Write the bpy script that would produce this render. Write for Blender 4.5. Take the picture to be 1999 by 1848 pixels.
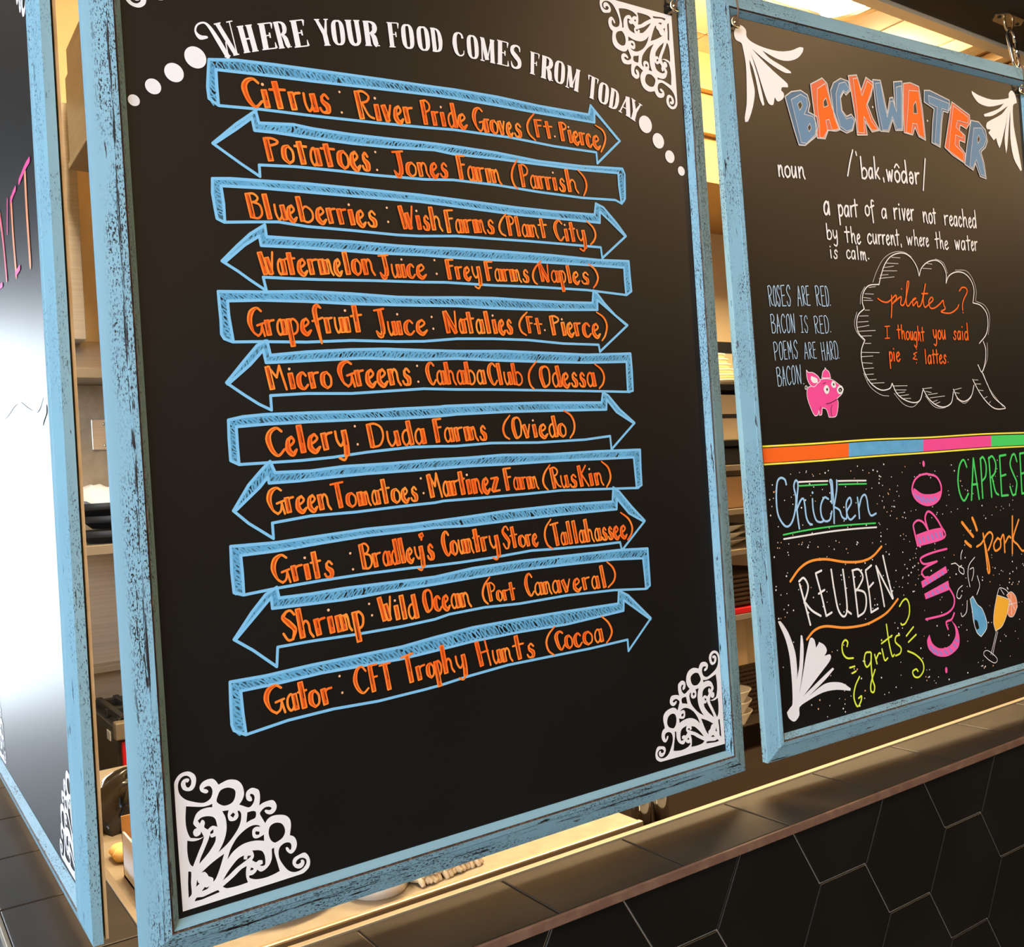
# Restaurant pass-through: three framed chalkboards hung over a tiled ledge, kitchen behind.
import bpy, bmesh, math, random
from mathutils import Vector, Matrix
from mathutils.geometry import tessellate_polygon

for o in list(bpy.data.objects):
    bpy.data.objects.remove(o)
SC = bpy.context.scene
COL = SC.collection
RND = random.Random(11)

# ------------------------------------------------------------------ camera
cam_d = bpy.data.cameras.new('camera')
cam_d.sensor_fit = 'HORIZONTAL'
cam_d.sensor_width = 36.0
cam_d.lens = 33.73
cam_d.clip_start = 0.02
cam = bpy.data.objects.new('camera', cam_d)
COL.objects.link(cam)
cr, cf, cu = (Vector((0.82436455, -0.56288738, -0.05984045)), Vector((0.56417214, 0.82563733, 0.0057264)),
              Vector((0.04618319, -0.03848096, 0.99819153)))
cam.matrix_world = Matrix(((cr.x, cu.x, -cf.x, -0.19488745), (cr.y, cu.y, -cf.y, -0.78949992),
                           (cr.z, cu.z, -cf.z, 0.3322866), (0, 0, 0, 1)))
SC.camera = cam

# ------------------------------------------------------------------ world, exposure
world = bpy.data.worlds.new('sky')
SC.world = world
world.use_nodes = True
world.node_tree.nodes['Background'].inputs['Color'].default_value = (0.55, 0.7, 1.0, 1)
world.node_tree.nodes['Background'].inputs['Strength'].default_value = 0.6
SC.view_settings.view_transform = 'Standard'
SC.view_settings.look = 'None'
SC.view_settings.gamma = 1.0
SC.view_settings.use_curve_mapping = False
SC.view_settings.exposure = 0.6
DAY = 9.5        # daylit glazing on the dining room's left side
DAY_END = 12.0    # glazing at the far end of the dining room
KLAMP = 48.0     # kitchen ceiling lamp diffusers
GLOBE_FILL = 52.0      # warm fill globes added unseen in the dining room


# ------------------------------------------------------------------ helpers
def tag(o, label=None, cat=None, group=None, kind=None):
    if label: o['label'] = label
    if cat: o['category'] = cat
    if group: o['group'] = group
    if kind: o['kind'] = kind
    return o


def thing(name, label, cat, loc=(0, 0, 0), group=None, mat=None):
    o = bpy.data.objects.new(name, None)
    o.empty_display_size = 0.05
    COL.objects.link(o)
    o.location = loc
    if mat is not None:
        o.matrix_world = mat
    return tag(o, label, cat, group)


class MB:
    """Collects faces, then links them as ONE mesh object."""
    def __init__(self):
        self.v = []; self.f = []; self.m = []; self.s = []

    def add(self, verts, faces, m=0, smooth=False):
        b = len(self.v)
        self.v += [tuple(p) for p in verts]
        for f in faces:
            self.f.append([b + i for i in f]); self.m.append(m); self.s.append(smooth)

    def box(self, x0, x1, y0, y1, z0, z1, m=0):
        self.add([(x0, y0, z0), (x1, y0, z0), (x1, y1, z0), (x0, y1, z0), (x0, y0, z1), (x1, y0, z1), (x1, y1, z1), (x0, y1, z1)],
                 [(0, 3, 2, 1), (4, 5, 6, 7), (0, 1, 5, 4), (1, 2, 6, 5), (2, 3, 7, 6), (3, 0, 4, 7)], m)

    def tube(self, path, r, n=10, m=0, closed=False):
        P = [Vector(p) for p in path]
        N = len(P)
        rings = []
        up = Vector((0.12, 0.31, 0.94)).normalized()
        for i in range(N):
            a = P[(i - 1) % N] if (closed or i > 0) else P[i]
            c = P[(i + 1) % N] if (closed or i < N - 1) else P[i]
            t = (c - a).normalized()
            u = t.cross(up)
            if u.length < 0.05: u = t.cross(Vector((1, 0, 0)))
            u.normalize(); w = t.cross(u)
            rr = r[i] if isinstance(r, (list, tuple)) else r
            rings.append([P[i] + (u * math.cos(k * 2 * math.pi / n) + w * math.sin(k * 2 * math.pi / n)) * rr for k in range(n)])
        verts = [p for g in rings for p in g]
        faces = []
        for i in range(N if closed else N - 1):
            j = (i + 1) % N
            for k in range(n):
                faces.append((i * n + k, i * n + (k + 1) % n, j * n + (k + 1) % n, j * n + k))
        if not closed:
            faces.append(tuple(range(n))[::-1]); faces.append(tuple((N - 1) * n + k for k in range(n)))
        self.add(verts, faces, m, True)

    def lathe(self, cx, cy, prof, n=32, m=0):
        verts = []; faces = []
        for r, z in prof:
            for k in range(n):
                a = 2 * math.pi * k / n
                verts.append((cx + r * math.cos(a), cy + r * math.sin(a), z))
        for i in range(len(prof) - 1):
            for k in range(n):
                faces.append((i * n + k, i * n + (k + 1) % n, (i + 1) * n + (k + 1) % n, (i + 1) * n + k))
        self.add(verts, faces, m, True)

    # ---- flat marks on a board face: board x, z in 0.1 mm, lifted h metres off the panel
    def flat(self, pts, faces, h, m=0, rise=None):
        self.k = (getattr(self, 'k', 0) + 1) % 97          # later strokes lie a hair above earlier ones
        h += self.k * 8e-7
        self.add([(p[0] * 1e-4, -(h + (rise[i] if rise else 0)), p[1] * 1e-4) for i, p in enumerate(pts)], faces, m)

    def disc(self, c, r, h, m=0, n=12):
        self.flat([(c[0] + r * math.cos(k * 2 * math.pi / n), c[1] + r * math.sin(k * 2 * math.pi / n)) for k in range(n)], [tuple(range(n))], h, m)

    def poly(self, outer, holes, h, m=0):
        loops = [[Vector((p[0], p[1], 0)) for p in lp] for lp in [outer] + list(holes)]
        tri = tessellate_polygon(loops)
        self.flat([(p.x, p.y) for lp in loops for p in lp], [tuple(t) for t in tri], h, m)

    def ribbon(self, pts, w, h, m=0, smooth=True, caps=True, joints=True):
        """w: one width or a list of widths along the stroke."""
        if len(pts) < 2: return
        W = list(w) if isinstance(w, (list, tuple)) else [w] * len(pts)
        if len(W) != len(pts):
            W = [W[min(int(i * (len(W) - 1) / (len(pts) - 1)), len(W) - 1)] for i in range(len(pts))]
        if not smooth:
            for i in range(len(pts) - 1):
                a = Vector(pts[i]).to_2d(); b = Vector(pts[i + 1]).to_2d(); d = b - a
                if d.length < 1e-6: continue
                nn = Vector((-d.y, d.x)).normalized()
                self.flat([a + nn * W[i] / 2, b + nn * W[i + 1] / 2, b - nn * W[i + 1] / 2, a - nn * W[i] / 2], [(0, 1, 2, 3)], h, m)
                if joints: self.disc(a, W[i] / 2, h, m, 10)
            if joints: self.disc(pts[-1], W[-1] / 2, h, m, 10)
            return
        P, W = spline(pts, W)
        L = []; R = []
        for i in range(len(P)):
            a = P[max(i - 1, 0)]; c = P[min(i + 1, len(P) - 1)]
            d = c - a
            if d.length < 1e-9: d = Vector((1, 0))
            nn = Vector((-d.y, d.x)).normalized() * W[i] / 2
            L.append(P[i] + nn); R.append(P[i] - nn)
        k = len(P)
        st = min(1.5e-7, 6e-5 / k)
        self.flat(L + R, [(i, i + 1, k + i + 1, k + i) for i in range(k - 1)], h, m, [i * st for i in range(k)] * 2)
        if caps:
            self.disc(P[0], W[0] / 2, h, m, 10); self.disc(P[-1], W[-1] / 2, h, m, 10)

    def build(self, name, mats, parent=None, bevel=0.0, smooth_angle=None):
        me = bpy.data.meshes.new(name)
        me.from_pydata(self.v, [], self.f)
        if not isinstance(mats, (list, tuple)): mats = [mats]
        for m in mats: me.materials.append(m)
        me.polygons.foreach_set('material_index', self.m)
        me.polygons.foreach_set('use_smooth', self.s)
        me.update()
        o = bpy.data.objects.new(name, me)
        COL.objects.link(o)
        if parent is not None: o.parent = parent
        if bevel:
            md = o.modifiers.new('edge', 'BEVEL'); md.width = bevel; md.segments = 2; md.limit_method = 'ANGLE'
        return o


def spline(pts, W, sub=5):
    P = [Vector((p[0], p[1])) for p in pts]
    if len(P) == 2:
        return [P[0], P[1]], [W[0], W[1]]
    out = []; ow = []
    n = len(P)
    for i in range(n - 1):
        p0 = P[i - 1] if i > 0 else P[0] * 2 - P[1]
        p3 = P[i + 2] if i + 2 < n else P[-1] * 2 - P[-2]
        p1, p2 = P[i], P[i + 1]
        for k in range(sub):
            t = k / sub
            out.append(0.5 * ((2 * p1) + (p2 - p0) * t + (2 * p0 - 5 * p1 + 4 * p2 - p3) * t * t + (3 * p1 - p0 - 3 * p2 + p3) * t ** 3))
            ow.append(W[i] + (W[i + 1] - W[i]) * t)
    out.append(P[-1]); ow.append(W[-1])
    return out, ow


def closed_spline(pts, sub=3):
    P = [Vector((p[0], p[1])) for p in pts]
    n = len(P); out = []
    for i in range(n):
        p0, p1, p2, p3 = P[i - 1], P[i], P[(i + 1) % n], P[(i + 2) % n]
        # keep real corners sharp
        d1 = (p1 - p0).normalized(); d2 = (p2 - p1).normalized(); d3 = (p3 - p2).normalized()
        s1 = d1.dot(d2) < 0.35; s2 = d2.dot(d3) < 0.35
        m1 = (p2 - p0) * 0.5 if not s1 else (p2 - p1)
        m2 = (p3 - p1) * 0.5 if not s2 else (p2 - p1)
        lim = (p2 - p1).length
        if m1.length > lim: m1 = m1.normalized() * lim
        if m2.length > lim: m2 = m2.normalized() * lim
        for k in range(sub):
            t = k / sub
            out.append(p1 * (2 * t ** 3 - 3 * t * t + 1) + m1 * (t ** 3 - 2 * t * t + t) + p2 * (-2 * t ** 3 + 3 * t * t) + m2 * (t ** 3 - t * t))
    return out


# ------------------------------------------------------------------ materials
def mat(name, col, rough=0.5, metal=0.0, spec=0.5, emit=None, strength=0.0, noise=None, bump=None):
    m = bpy.data.materials.new(name)
    m.use_nodes = True
    nt = m.node_tree; b = nt.nodes['Principled BSDF']
    b.inputs['Base Color'].default_value = (*col, 1)
    b.inputs['Roughness'].default_value = rough
    b.inputs['Metallic'].default_value = metal
    b.inputs['Specular IOR Level'].default_value = spec
    if emit:
        b.inputs['Emission Color'].default_value = (*emit, 1)
        b.inputs['Emission Strength'].default_value = strength
    tc = None
    if noise or bump:
        tc = nt.nodes.new('ShaderNodeTexCoord')
    if noise:                        # (scale vector, second colour, low, high)
        mp = nt.nodes.new('ShaderNodeMapping'); mp.inputs['Scale'].default_value = noise[0]
        nz = nt.nodes.new('ShaderNodeTexNoise'); nz.inputs['Scale'].default_value = 1.0; nz.inputs['Detail'].default_value = 6
        rp = nt.nodes.new('ShaderNodeValToRGB')
        rp.color_ramp.elements[0].position = noise[2]; rp.color_ramp.elements[1].position = noise[3]
        rp.color_ramp.elements[0].color = (*col, 1); rp.color_ramp.elements[1].color = (*noise[1], 1)
        nt.links.new(tc.outputs['Object'], mp.inputs['Vector']); nt.links.new(mp.outputs['Vector'], nz.inputs['Vector'])
        nt.links.new(nz.outputs['Fac'], rp.inputs['Fac']); nt.links.new(rp.outputs['Color'], b.inputs['Base Color'])
    if bump:                         # (scale vector, strength, distance)
        mp = nt.nodes.new('ShaderNodeMapping'); mp.inputs['Scale'].default_value = bump[0]
        nz = nt.nodes.new('ShaderNodeTexNoise'); nz.inputs['Scale'].default_value = 1.0; nz.inputs['Detail'].default_value = 4
        bp = nt.nodes.new('ShaderNodeBump'); bp.inputs['Strength'].default_value = bump[1]; bp.inputs['Distance'].default_value = bump[2]
        nt.links.new(tc.outputs['Object'], mp.inputs['Vector']); nt.links.new(mp.outputs['Vector'], nz.inputs['Vector'])
        nt.links.new(nz.outputs['Fac'], bp.inputs['Height']); nt.links.new(bp.outputs['Normal'], b.inputs['Normal'])
    return m


def distressed(name, base, second, along, amount, chip=(0.012, 0.008, 0.008), streak=None):
    """Chalky paint rubbed through to dark wood; along = the axis the rail runs on."""
    m = bpy.data.materials.new(name); m.use_nodes = True
    nt = m.node_tree; b = nt.nodes['Principled BSDF']; N = nt.nodes.new; L = nt.links.new
    b.inputs['Roughness'].default_value = 0.62
    b.inputs['Specular IOR Level'].default_value = 0.3
    tc = N('ShaderNodeTexCoord')

    def noise(scale, detail=5.0, rough=0.6):
        mp = N('ShaderNodeMapping')
        mp.inputs['Scale'].default_value = scale
        nz = N('ShaderNodeTexNoise'); nz.inputs['Scale'].default_value = 1.0
        nz.inputs['Detail'].default_value = detail; nz.inputs['Roughness'].default_value = rough
        L(tc.outputs['Object'], mp.inputs['Vector']); L(mp.outputs['Vector'], nz.inputs['Vector'])
        return nz.outputs['Fac']
    def ax(a, c):
        return (c, c, a) if along == 'z' else (a, c, c)
    tone = noise(ax(9, 30)); fine = noise(ax(380, 1000), 2, 0.6); big = noise(ax(30, 300), 4, 0.65); patch = noise(ax(7, 28), 3)
    mx = N('ShaderNodeMix'); mx.data_type = 'RGBA'
    mx.inputs[6].default_value = (*base, 1); mx.inputs[7].default_value = (*second, 1)
    L(tone, mx.inputs[0])

    def ramp(src, lo, hi):
        r = N('ShaderNodeMapRange'); r.inputs['From Min'].default_value = lo; r.inputs['From Max'].default_value = hi
        L(src, r.inputs['Value']); return r.outputs['Result']

    def math_(op, a, c):
        q = N('ShaderNodeMath'); q.operation = op; q.use_clamp = True
        for i, s in enumerate((a, c)):
            if isinstance(s, float): q.inputs[i].default_value = s
            else: L(s, q.inputs[i])
        return q.outputs[0]
    f = ramp(fine, 0.59 - 0.07 * amount, 0.67 - 0.07 * amount)
    p = ramp(patch, 0.50 - 0.14 * amount, 0.62 - 0.1 * amount)
    g = ramp(big, 0.665 - 0.05 * amount, 0.69 - 0.05 * amount)
    chips = math_('MAXIMUM', math_('MULTIPLY', f, p), g)
    if streak:                       # (axis, centre, half width): a line of deeper wear along the rail
        sp = N('ShaderNodeSeparateXYZ'); L(tc.outputs['Object'], sp.inputs[0])
        ds = N('ShaderNodeMath'); ds.operation = 'SUBTRACT'; L(sp.outputs[streak[0]], ds.inputs[0]); ds.inputs[1].default_value = streak[1]
        ab = N('ShaderNodeMath'); ab.operation = 'ABSOLUTE'; L(ds.outputs[0], ab.inputs[0])
        near = ramp(ab.outputs[0], streak[2], streak[2] * 0.25)
        wear = noise(ax(22, 420), 5, 0.75)
        wear = ramp(math_('MULTIPLY', near, wear), 0.505, 0.535)
        wide = ramp(ab.outputs[0], streak[2] * 3.6, streak[2] * 2.2)
        chips = math_('MAXIMUM', math_('MULTIPLY', chips, wide), wear)
    m2 = N('ShaderNodeMix'); m2.data_type = 'RGBA'
    L(chips, m2.inputs[0]); L(mx.outputs[2], m2.inputs[6]); m2.inputs[7].default_value = (*chip, 1)
    L(m2.outputs[2], b.inputs['Base Color'])
    bp = N('ShaderNodeBump'); bp.inputs['Strength'].default_value = 0.35; bp.inputs['Distance'].default_value = 0.0006; bp.invert = True
    L(chips, bp.inputs['Height']); L(bp.outputs['Normal'], b.inputs['Normal'])
    return m


M = {}
M['board'] = mat('chalkboard_black', (0.0045, 0.004, 0.0035), 0.46, spec=0.38, noise=((5, 5, 5), (0.0065, 0.006, 0.0055), 0.4, 0.75))
BLUE, BLUE2 = (0.18, 0.345, 0.45), (0.235, 0.42, 0.505)
M['rail_v'] = distressed('worn_blue_paint_vertical', BLUE, BLUE2, 'z', 0.85)
M['rail_main'] = distressed('heavily_worn_blue_paint', BLUE, BLUE2, 'z', 0.85, streak=('X', -0.0125, 0.0035))
M['rail_vl'] = distressed('lightly_worn_blue_paint_vertical', BLUE, BLUE2, 'z', 0.45)
M['rail_h'] = distressed('worn_blue_paint_horizontal', BLUE, BLUE2, 'x', 0.75, streak=('Z', -0.0185, 0.004))
M['rail_hl'] = distressed('lightly_worn_blue_paint_horizontal', BLUE, BLUE2, 'x', 0.35)
M['edge_wood'] = mat('rubbed_wood_edge', (0.04, 0.022, 0.014), 0.7, noise=((400, 400, 60), (0.17, 0.10, 0.055), 0.5, 0.7))
M['ply'] = mat('raw_plywood', (0.55, 0.40, 0.22), 0.7, noise=((30, 30, 30), (0.42, 0.28, 0.14), 0.4, 0.7))
M['white'] = mat('white_chalk_marker', (0.86, 0.86, 0.86), 0.65, spec=0.2)
M['vinyl'] = mat('white_vinyl', (0.85, 0.85, 0.88), 0.45, spec=0.35)
M['o1'] = mat('orange_marker', (0.95, 0.155, 0.015), 0.6, spec=0.2, noise=((26, 26, 26), (1.0, 0.33, 0.045), 0.38, 0.66))
M['o2'] = mat('deep_orange_marker', (0.76, 0.10, 0.010), 0.6, spec=0.2, noise=((120, 120, 120), (0.6, 0.07, 0.007), 0.4, 0.65))
M['b1'] = mat('blue_marker', (0.14, 0.44, 0.72), 0.6, spec=0.2, noise=((60, 60, 60), (0.10, 0.35, 0.62), 0.4, 0.7))
M['b2'] = mat('smeared_blue_marker', (0.075, 0.20, 0.30), 0.6, spec=0.2, noise=((110, 110, 110), (0.02, 0.06, 0.09), 0.45, 0.62))
M['b1l'] = mat('bright_blue_marker', (0.22, 0.55, 0.85), 0.6, spec=0.2)
M['b3'] = mat('pale_blue_marker', (0.36, 0.62, 0.9), 0.6, spec=0.2)
M['bslate'] = mat('slate_blue_marker', (0.10, 0.19, 0.30), 0.6, spec=0.2)
M['pink'] = mat('pink_marker', (0.9, 0.08, 0.33), 0.6, spec=0.2)
M['purple'] = mat('violet_marker', (0.30, 0.26, 0.72), 0.6, spec=0.2)
M['green'] = mat('green_marker', (0.07, 0.68, 0.14), 0.6, spec=0.2)
M['yellow'] = mat('yellow_marker', (0.95, 0.85, 0.08), 0.6, spec=0.2)
M['lime'] = mat('lime_marker', (0.75, 0.88, 0.07), 0.6, spec=0.2)
M['amber'] = mat('amber_marker', (0.95, 0.48, 0.04), 0.6, spec=0.2)
M['peach'] = mat('peach_marker', (0.9, 0.30, 0.14), 0.6, spec=0.2)
M['orange'] = mat('bright_orange_marker', (0.95, 0.15, 0.015), 0.6, spec=0.2)
M['greyline'] = mat('grey_marker', (0.4, 0.4, 0.4), 0.6)
M['tile'] = mat('dark_glazed_tile', (0.006, 0.0062, 0.005), 0.4, spec=0.28, noise=((9, 9, 9), (0.009, 0.009, 0.0075), 0.4, 0.7))
M['ledge_tile'] = mat('brown_ledge_tile', (0.024, 0.017, 0.011), 0.46, spec=0.26, noise=((14, 14, 14), (0.034, 0.025, 0.017), 0.4, 0.7))
M['grout'] = mat('grey_grout', (0.30, 0.28, 0.25), 0.85)
M['lip'] = mat('brown_tile_edge', (0.14, 0.075, 0.05), 0.5, noise=((60, 60, 60), (0.2, 0.12, 0.08), 0.4, 0.7))
M['steel'] = mat('brushed_steel', (0.62, 0.57, 0.50), 0.42, 0.75, noise=((3, 3, 160), (0.52, 0.48, 0.42), 0.35, 0.7))
M['steel_top'] = mat('worn_steel_top', (0.36, 0.31, 0.24), 0.58, 0.45, noise=((40, 40, 40), (0.29, 0.25, 0.19), 0.35, 0.7))
M['hood_steel'] = mat('dull_hood_steel', (0.60, 0.52, 0.42), 0.5, 0.3, noise=((3, 3, 120), (0.52, 0.45, 0.36), 0.35, 0.7))
M['trim'] = mat('satin_metal_trim', (0.36, 0.30, 0.22), 0.45, 0.5)
M['chrome'] = mat('chrome', (0.85, 0.85, 0.85), 0.12, 1.0)
M['brass'] = mat('warm_zinc', (0.80, 0.66, 0.45), 0.25, 1.0)
M['yellow_wall'] = mat('warm_cream_wall_paint', (0.82, 0.64, 0.38), 0.6)
M['ceil'] = mat('ceiling_paint', (0.80, 0.70, 0.52), 0.8)
M['ceil_line'] = mat('ceiling_grid', (0.38, 0.30, 0.2), 0.7)
M['beam'] = mat('dark_beam_paint', (0.030, 0.021, 0.014), 0.55)
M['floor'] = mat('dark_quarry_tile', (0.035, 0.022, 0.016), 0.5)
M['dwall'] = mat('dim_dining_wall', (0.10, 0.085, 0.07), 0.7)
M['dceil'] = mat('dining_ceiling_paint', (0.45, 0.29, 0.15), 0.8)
M['black'] = mat('black_enamel', (0.012, 0.012, 0.012), 0.35)
M['iron'] = mat('cast_iron', (0.02, 0.019, 0.018), 0.55)
M['red'] = mat('red_enamel', (0.75, 0.015, 0.02), 0.4)
M['ceramic'] = mat('white_ceramic', (0.85, 0.82, 0.75), 0.15)
M['cloth'] = mat('cream_towel', (0.80, 0.70, 0.52), 0.9, bump=((900, 900, 900), 0.6, 0.002))
M['card'] = mat('brown_cardboard', (0.50, 0.31, 0.15), 0.8)
M['paperw'] = mat('white_board_paper', (0.82, 0.84, 0.88), 0.6)
M['bread'] = mat('golden_bread', (0.85, 0.55, 0.16), 0.7, noise=((60, 60, 60), (0.9, 0.66, 0.3), 0.4, 0.7))
M['bag'] = mat('black_plastic_film', (0.012, 0.012, 0.013), 0.22)
M['wicker'] = mat('dark_wicker', (0.06, 0.035, 0.018), 0.6)
M['lamp'] = mat('lamp_diffuser', (0.9, 0.85, 0.7), 0.5, emit=(1.0, 0.76, 0.44), strength=KLAMP)
M['fill_globe'] = mat('fill_globe_glow', (0.9, 0.8, 0.6), 0.5, emit=(1.0, 0.62, 0.28), strength=GLOBE_FILL)
M['day'] = mat('daylit_glazing', (0.8, 0.85, 0.9), 0.3, emit=(0.72, 0.86, 1.0), strength=DAY)
M['day_end'] = mat('daylit_end_glazing', (0.8, 0.85, 0.9), 0.3, emit=(0.80, 0.90, 1.0), strength=DAY_END)
M['winframe'] = mat('dark_window_frame', (0.03, 0.03, 0.03), 0.4)
M['peach_dot'] = mat('pale_orange_marker', (0.92, 0.50, 0.28), 0.6, spec=0.2)
M['bslate2'] = mat('muted_blue_marker', (0.14, 0.27, 0.43), 0.6, spec=0.2)
M['palegrey'] = mat('pale_grey_marker', (0.62, 0.60, 0.58), 0.6, spec=0.2)
M['orange_side'] = mat('rubbed_orange_marker', (0.78, 0.17, 0.07), 0.6, spec=0.2)
M['orange2'] = mat('light_orange_marker', (0.98, 0.34, 0.05), 0.6, spec=0.2)
M['pink2'] = mat('bright_pink_marker', (0.95, 0.12, 0.42), 0.6, spec=0.2)
M['b3p'] = mat('faint_blue_marker', (0.42, 0.62, 0.82), 0.6, spec=0.2)
M['rail_vl2'] = distressed('thinly_worn_blue_paint_vertical', BLUE, BLUE2, 'z', 0.25)
M['wire'] = mat('brown_wire', (0.16, 0.08, 0.04), 0.5)
M['black_steel'] = mat('dark_grey_enamel', (0.05, 0.047, 0.044), 0.4)
M['brass_dull'] = mat('warm_steel_rim', (0.55, 0.42, 0.28), 0.4, 0.9)
M['matt_brown'] = mat('matt_brown_boards', (0.016, 0.010, 0.006), 0.9, spec=0.05)
for k_, c_ in (('pink_g', (0.9, 0.08, 0.33)), ('peach_g', (0.9, 0.30, 0.14)), ('green_g', (0.25, 0.75, 0.3)), ('grey_g', (0.4, 0.4, 0.4))):
    M[k_] = mat('wet_' + k_[:-2] + '_marker', c_, 0.46, spec=0.5)
M['soffit'] = mat('mustard_soffit_paint', (0.58, 0.36, 0.13), 0.65)
M['sack'] = mat('tan_paper', (0.85, 0.64, 0.38), 0.8)
M['cream'] = mat('cream_plastic', (0.80, 0.66, 0.42), 0.4)
M['sticker'] = mat('white_sticker', (0.8, 0.8, 0.78), 0.5)

# ------------------------------------------------------------------ the setting
FZ, CZ, DZ = -1.13, 1.95, 3.2


def struct(name, mb, mats, parent=None):
    o = mb.build(name, mats, parent)
    if parent is None: o['kind'] = 'structure'
    return o


def slab(name, x0, x1, y0, y1, z0, z1, m):
    b = MB(); b.box(x0, x1, y0, y1, z0, z1); return struct(name, b, m)


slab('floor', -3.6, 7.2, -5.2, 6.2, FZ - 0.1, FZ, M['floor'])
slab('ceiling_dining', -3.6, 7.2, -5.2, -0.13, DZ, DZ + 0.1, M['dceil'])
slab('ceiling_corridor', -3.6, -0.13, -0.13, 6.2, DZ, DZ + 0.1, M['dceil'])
b = MB(); b.box(-0.13, 7.2, -0.13, 2.6, CZ, CZ + 0.1, 0)
for k in range(12):
    b.box(-0.13, 7.2, 0.2 + 0.3 * k, 0.206 + 0.3 * k, CZ - 0.002, CZ, 1) if 0.2 + 0.3 * k < 2.4 else None
for k in range(12):
    b.box(0.1 + 0.6 * k, 0.106 + 0.6 * k, -0.1, 2.4, CZ - 0.002, CZ, 1)
struct('ceiling_kitchen', b, [M['ceil'], M['ceil_line']])
slab('wall_back', -0.1, 7.2, 2.4, 2.5, FZ, CZ, M['yellow_wall'])
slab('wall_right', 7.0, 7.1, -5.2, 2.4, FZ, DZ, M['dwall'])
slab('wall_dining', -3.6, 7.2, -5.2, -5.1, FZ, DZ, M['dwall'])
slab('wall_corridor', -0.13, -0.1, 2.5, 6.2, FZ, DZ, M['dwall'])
# left wall: tall storefront glazing reaching up under the high dining ceiling
b = MB(); b.box(-3.6, -3.5, -5.1, 6.0, FZ, 0.2); b.box(-3.6, -3.5, -5.1, 6.0, 3.05, DZ)
b.box(-3.6, -3.5, -0.5, 6.0, 0.2, 3.05); b.box(-3.6, -3.5, -5.1, -4.4, 0.2, 3.05)
struct('wall_left', b, M['dwall'])
for n, (ya, yb) in enumerate(((-4.4, -3.1), (-3.1, -1.8), (-1.8, -0.5))):
    b = MB()
    for q in ((ya, ya + 0.05, 0.2, 3.05), (yb - 0.05, yb, 0.2, 3.05), (ya + 0.05, yb - 0.05, 0.2, 0.25), (ya + 0.05, yb - 0.05, 3.0, 3.05)):
        b.box(-3.58, -3.5, *q)
    fr = struct('window_%d' % (n + 1), b, M['winframe'])
    b = MB(); b.box(-3.56, -3.55, ya + 0.05, yb - 0.05, 0.25, 3.0); b.build('pane', M['day'], fr)
# far end of the dining side: one tall glazed door-sized window
b = MB(); b.box(-3.6, -2.3, 6.0, 6.1, FZ, DZ); b.box(-2.3, -0.25, 6.0, 6.1, 1.55, DZ); b.box(-0.25, -0.1, 6.0, 6.1, FZ, DZ); b.box(-2.3, -0.25, 6.0, 6.1, FZ, -0.95)
struct('wall_end', b, M['dwall'])
b = MB()
for q in ((-2.3, -2.24, -0.95, 1.55), (-0.31, -0.25, -0.95, 1.55), (-2.24, -0.31, -0.95, -0.89), (-2.24, -0.31, 1.49, 1.55)):
    b.box(q[0], q[1], 6.0, 6.08, q[2], q[3])
fr = struct('window_4', b, M['winframe'])
b = MB(); b.box(-2.24, -0.31, 6.05, 6.06, -0.89, 1.49); b.build('pane', M['day_end'], fr)

# half walls under the ledge, faced with black hexagon tiles
b = MB(); b.box(-0.075, 4.0, -0.0798, -0.015, FZ, -0.069); struct('wall_front', b, M['grout'])
b = MB(); b.box(-0.075, -0.02, -0.015, 2.4, FZ, -0.069); struct('wall_side', b, M['grout'])
HEX = 0.0815


def hex_mesh(mb, cx, cz, y, a, x0, x1, z0, z1, d=0.0022, gap=0.0011):
    pts = [(cx + (a - gap) * math.cos(k * math.pi / 3), cz + (a - gap) * 0.9853 * math.sin(k * math.pi / 3)) for k in range(6)]
    def clip(P, ax, lim, keep_less):
        out = []
        for i in range(len(P)):
            p, q = P[i], P[(i + 1) % len(P)]
            ip = (p[ax] <= lim) == keep_less or p[ax] == lim
            iq = (q[ax] <= lim) == keep_less or q[ax] == lim
            if ip: out.append(p)
            if ip != iq:
                t = (lim - p[ax]) / (q[ax] - p[ax]); out.append((p[0] + (q[0] - p[0]) * t, p[1] + (q[1] - p[1]) * t))
        return out
    for ax, lim, less in ((0, x0, False), (0, x1, True), (1, z0, False), (1, z1, True)):
        pts = clip(pts, ax, lim, less)
        if len(pts) < 3: return
    n = len(pts)
    c = (sum(p[0] for p in pts) / n, sum(p[1] for p in pts) / n)
    ins = [(p[0] + (c[0] - p[0]) * 0.012, p[1] + (c[1] - p[1]) * 0.012) for p in pts]
    v = [(p[0], y, p[1]) for p in pts] + [(p[0], y - d + 0.0007, p[1]) for p in pts] + [(p[0], y - d, p[1]) for p in ins]
    f = [(i, (i + 1) % n, n + (i + 1) % n, n + i) for i in range(n)] + [(n + i, n + (i + 1) % n, 2 * n + (i + 1) % n, 2 * n + i) for i in range(n)] + [tuple(range(2 * n, 3 * n))]
    mb.add(v, f)


b = MB()
for i in range(-6, 28):
    cx = 0.7125 + 0.1227 * i
    for j in range(8):
        cz = -0.139 - 0.139 * j - (0.0695 if i % 2 == 0 else 0) + 0.139
        hex_mesh(b, cx, cz, -0.0798, HEX, -0.075, 4.0, FZ + 0.005, -0.071)
o = b.build('wall_tiles', M['tile']); o['kind'] = 'structure'
b = MB()
for i in range(-7, 15):
    for j in range(8):
        hex_mesh(b, 0.7125 + 0.1227 * i, -0.139 * j - (0.0695 if i % 2 == 0 else 0), -0.0798, HEX, -0.078, 2.4, FZ + 0.005, -0.071)
b.v = [(y + 0.0048, x, z) for x, y, z in b.v]; b.f = [f[::-1] for f in b.f]
o = b.build('wall_side_tiles', M['tile']); o['kind'] = 'structure'

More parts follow.
